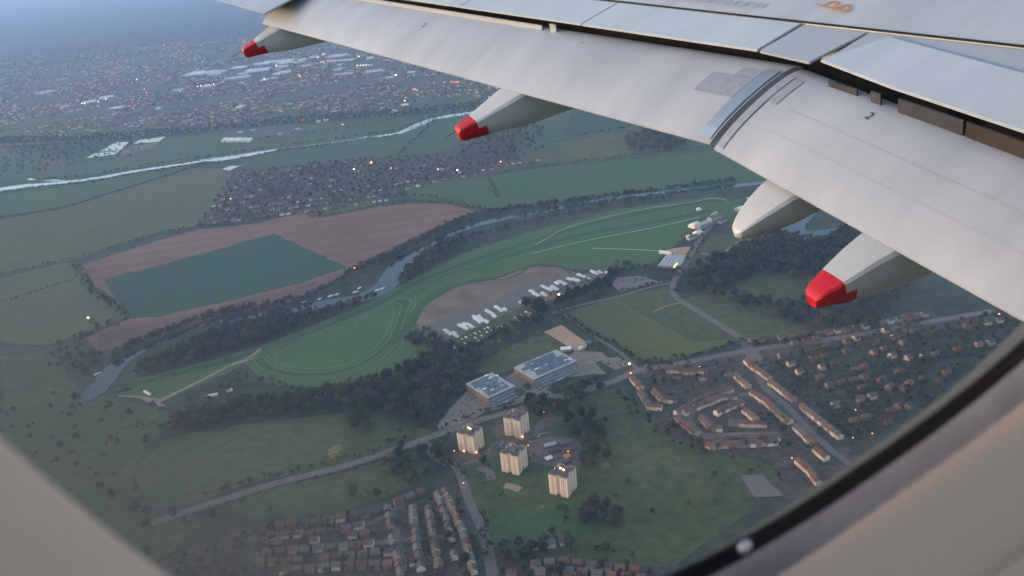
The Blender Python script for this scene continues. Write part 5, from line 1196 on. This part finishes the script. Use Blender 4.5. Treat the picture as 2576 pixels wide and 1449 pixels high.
fairing([(4.2,2.95,.05,-3.65,-3.8),(3.8,2.95,.135,-3.5,-3.93),(3.2,2.95,.155,-3.42,-3.86),(2.83,2.95,.152,-3.37,-3.75),(2.56,2.95,.146,-3.325,-3.685),(2.38,2.955,.126,-3.325,-3.63),(2.21,2.955,.102,-3.345,-3.57),(2.05,2.96,.07,-3.375,-3.505),(2.01,2.96,.058,-3.39,-3.49)], .14, 0, 'innermost fairing with a large red tip')
fairing([(4.1,3.8,.05,-3.6,-3.75),(3.7,3.8,.14,-3.48,-3.86),(3.1,3.8,.16,-3.4,-3.8),(2.75,3.8,.155,-3.36,-3.67),(2.5,3.8,.15,-3.355,-3.63),(2.35,3.8,.125,-3.375,-3.6),(2.22,3.8,.09,-3.41,-3.565),(2.13,3.8,.05,-3.45,-3.53),(2.105,3.8,.015,-3.475,-3.51)], 0, 0, 'plain grey fairing with a rounded tip below the flap gap')
fairing([(3.6,6.77,.05,-3.5,-3.7),(3.2,6.77,.15,-3.4,-3.85),(2.6,6.77,.18,-3.35,-3.8),(2.3,6.77,.18,-3.3,-3.735),(1.95,6.775,.172,-3.31,-3.665),(1.75,6.78,.14,-3.33,-3.6),(1.55,6.785,.1,-3.355,-3.545),(1.4,6.79,.072,-3.365,-3.51),(1.37,6.79,.062,-3.375,-3.5)], .16, .12, 'middle fairing with red tip and static wick')
fairing([(2.6,12.02,.05,-3.5,-3.75),(2.1,12.02,.16,-3.36,-3.92),(1.46,12.02,.19,-3.29,-3.86),(1.16,12.02,.19,-3.27,-3.79),(.8,12.02,.18,-3.29,-3.69),(.6,12.03,.14,-3.315,-3.62),(.4,12.04,.095,-3.345,-3.55),(.24,12.05,.075,-3.36,-3.515),(.2,12.05,.065,-3.37,-3.5)], .19, .18, 'outermost fairing with red tip and static wick')

# cabin wall with its window, in airliner axes (x forward, y outboard, z up); camera at the origin
def sup(cx_, cz_, a, b, n, k=96, dl=.6):
    out = []
    nr = n
    for i in range(k):
        t = 2*math.pi*i/k; c, s = math.cos(t), math.sin(t); n = nr if c > 0 else nr+dl
        out.append((cx_+a*math.copysign(abs(c)**(2/n), c), cz_+b*math.copysign(abs(s)**(2/n), s)))
    return out
CX = .095
def rings(name, rs, m, parent, smooth=True):
    """rs: list of (outline, y); lofted"""
    k = len(rs[0][0]); V = []; F = []
    for ol, y in rs: V += [(x, y, z) for x, z in ol]
    for i in range(len(rs)-1):
        for j in range(k): F.append((i*k+j, i*k+(j+1)%k, (i+1)*k+(j+1)%k, (i+1)*k+j))
    o_ = mesh(name, V, F, m, parent, smooth)
    o_.data.set_sharp_from_angle(angle=math.radians(60)); return o_
C_ = {}
C_['beige'] = mat('beige_cabin_plastic', (.52,.34,.27), rough=.55, fine=(900,.03), var=(.55,.365,.29), scale=8)
C_['gasket'] = mat('black_window_gasket', (.012,.01,.011), rough=.5, fine=(300,.2))
C_['frame'] = mat('grey_window_frame', (.78,.79,.83), rough=.4, var=(.5,.51,.55), scale=45)
C_['rim'] = mat('brown_outer_rim', (.06,.052,.05), rough=.5, fine=(200,.2))
C_['steel'] = mat('steel_stud', (.7,.7,.72), rough=.3, metal=.8)
C_['skin'] = mat('fuselage_blue_paint', (.012,.018,.06), rough=.35)
wo = lambda d, n=2.5: sup(CX, 0., .1505+d, .1865+d, n, dl=1.1)
def wall_outer(k=96):
    return [(CX+.95*max(-1, min(1, 1.45*math.cos(2*math.pi*i/k))), .62*max(-1, min(1, 1.45*math.sin(2*math.pi*i/k)))) for i in range(k)]
wall = rings('cabin_wall_panel', [(wo(.014), .1265), (wo(.008), .1235), (wo(0), .119), (wo(.0015), .1155), (wo(.006), .1125), (wo(.022), .1075), (wo(.033, 2.6), .1058), (wo(.0355, 2.6), .1085), (wo(.039, 2.6), .1085), (wo(.042, 2.6), .1045), (wo(.12, 2.9), .1), (wall_outer(), .09)], C_['beige'], plane)
gx = lambda d: sup(CX+.004, 0, .1815+d, .1965+d, 2.3, dl=.15)
rings('window_frame', [(wo(.0145), .1267), (wo(.04), .1275), (wo(.042), .1405), (wo(.0405), .1412), (gx(.0134), .1437)], C_['frame'], plane)
gx = lambda d: sup(CX+.004, 0, .1815+d, .1965+d, 2.3, dl=.15)
rings('window_gasket', [(gx(.0132), .1438), (gx(.0130), .1425), (gx(.0112), .1413), (gx(.0072), .1412), (gx(.005), .1416), (gx(.0048), .1424), (gx(.017), .1505)], C_['gasket'], plane)
rings('outer_frame', [(gx(.0172), .1506), (gx(.021), .1535), (gx(.022), .155), (gx(.03), .1625)], C_['rim'], plane)
rings('fuselage_skin', [(gx(.0302), .1627), (gx(.032), .164), (wall_outer(), .166)], C_['skin'], plane)
# the side of the fuselage from keel to crown, so that the wing root is shaded by the body
FR = 2.0; fl_ = []; ff_ = []; na = 40; xs = (-12, -4, 4, 12)
for xx in xs:
    for i in range(na):
        an = math.radians(-100+190*i/(na-1)); fl_.append((xx, .166-FR+.03+FR*math.cos(an-.0)-.03, -.1+FR*math.sin(an)))
for i in range(len(xs)-1):
    for j in range(na-1):
        zc = -.1+FR*math.sin(math.radians(-100+190*(j+.5)/(na-1)))
        if i == 1 and abs(zc) < .56: continue
        ff_.append((i*na+j, (i+1)*na+j, (i+1)*na+j+1, i*na+j+1))
mesh('fuselage_side', fl_, ff_, C_['skin'], plane, True)
# the pane: clear plastic, greyed towards its aft lower rim
pm_ = bpy.data.materials.new('window_plastic'); pm_.use_nodes = True; T = pm_.node_tree; N = T.nodes; L = T.links; N.remove(N['Principled BSDF'])
tr = N.new('ShaderNodeBsdfTransparent'); gl = N.new('ShaderNodeBsdfGlossy'); gl.inputs['Roughness'].default_value = .02; fz = N.new('ShaderNodeFresnel'); fz.inputs[0].default_value = 1.2
mx = N.new('ShaderNodeMixShader'); L.new(fz.outputs[0], mx.inputs[0]); L.new(tr.outputs[0], mx.inputs[1]); L.new(gl.outputs[0], mx.inputs[2])
df = N.new('ShaderNodeBsdfTranslucent'); df.inputs[0].default_value = (.16,.155,.155,1); d2 = N.new('ShaderNodeBsdfDiffuse'); d2.inputs[0].default_value = (.09,.087,.087,1)
ma = N.new('ShaderNodeMixShader'); ma.inputs[0].default_value = .5; L.new(df.outputs[0], ma.inputs[1]); L.new(d2.outputs[0], ma.inputs[2])
at = N.new('ShaderNodeAttribute'); at.attribute_name = 'rim_grey'
mz = N.new('ShaderNodeMixShader'); L.new(at.outputs['Fac'], mz.inputs[0]); L.new(mx.outputs[0], mz.inputs[1]); L.new(ma.outputs[0], mz.inputs[2])
L.new(mz.outputs[0], N['Material Output'].inputs[0])
lev = [1., .97, .94, .9, .85, .78, .7, .6, .45, .25]
V = []; F = []; D = []
for l_ in lev:
    ol = gx(.02); V += [(CX+(x-CX)*l_, .1525, z*l_) for x, z in ol]
    for x, z in ol:                       # the aft lower rim is the greyest
        xx, zz = CX+(x-CX)*l_, z*l_
        q = min(1., max(0., (-.012-xx)/.055)); D.append(q*q*(3-2*q)*(.12+.5*min(1., max(0., (-zz-.02)/.1))))
k = 96
for i in range(len(lev)-1):
    for j in range(k): F.append((i*k+j, i*k+(j+1)%k, (i+1)*k+(j+1)%k, (i+1)*k+j))
F.append(tuple((len(lev)-1)*k+j for j in range(k)))
pane = mesh('window_pane', V, F, pm_, plane)
at_ = pane.data.attributes.new('rim_grey', 'FLOAT', 'POINT'); at_.data.foreach_set('value', np.array(D, 'f'))
# a bright stud on the gasket
sv = bmesh.new(); bmesh.ops.create_uvsphere(sv, u_segments=14, v_segments=8, radius=.0019)
for v in sv.verts: v.co = (v.co.x*1.25+.0485, v.co.y*.8+.141, v.co.z-.2000)
me = bpy.data.meshes.new('gasket_stud'); sv.to_mesh(me); sv.free(); me.materials.append(C_['steel']); me.polygons.foreach_set('use_smooth', [True]*len(me.polygons)); obj('gasket_stud', me, plane)

# ------------------------------------------------------------------ haze
hm = bpy.data.materials.new('evening_haze'); hm.use_nodes = True; T = hm.node_tree; T.nodes.remove(T.nodes['Principled BSDF'])
pv = T.nodes.new('ShaderNodeVolumePrincipled'); pv.inputs['Color'].default_value = (.47,.65,.98,1); pv.inputs['Density'].default_value = 7.2e-5; pv.inputs['Anisotropy'].default_value = .2
T.links.new(pv.outputs[0], T.nodes['Material Output'].inputs['Volume'])
hz = MB().box(-110000, -70000, -1, 110000, 150000, ALT+14).build('haze', hm); tag(hz, kind='stuff')
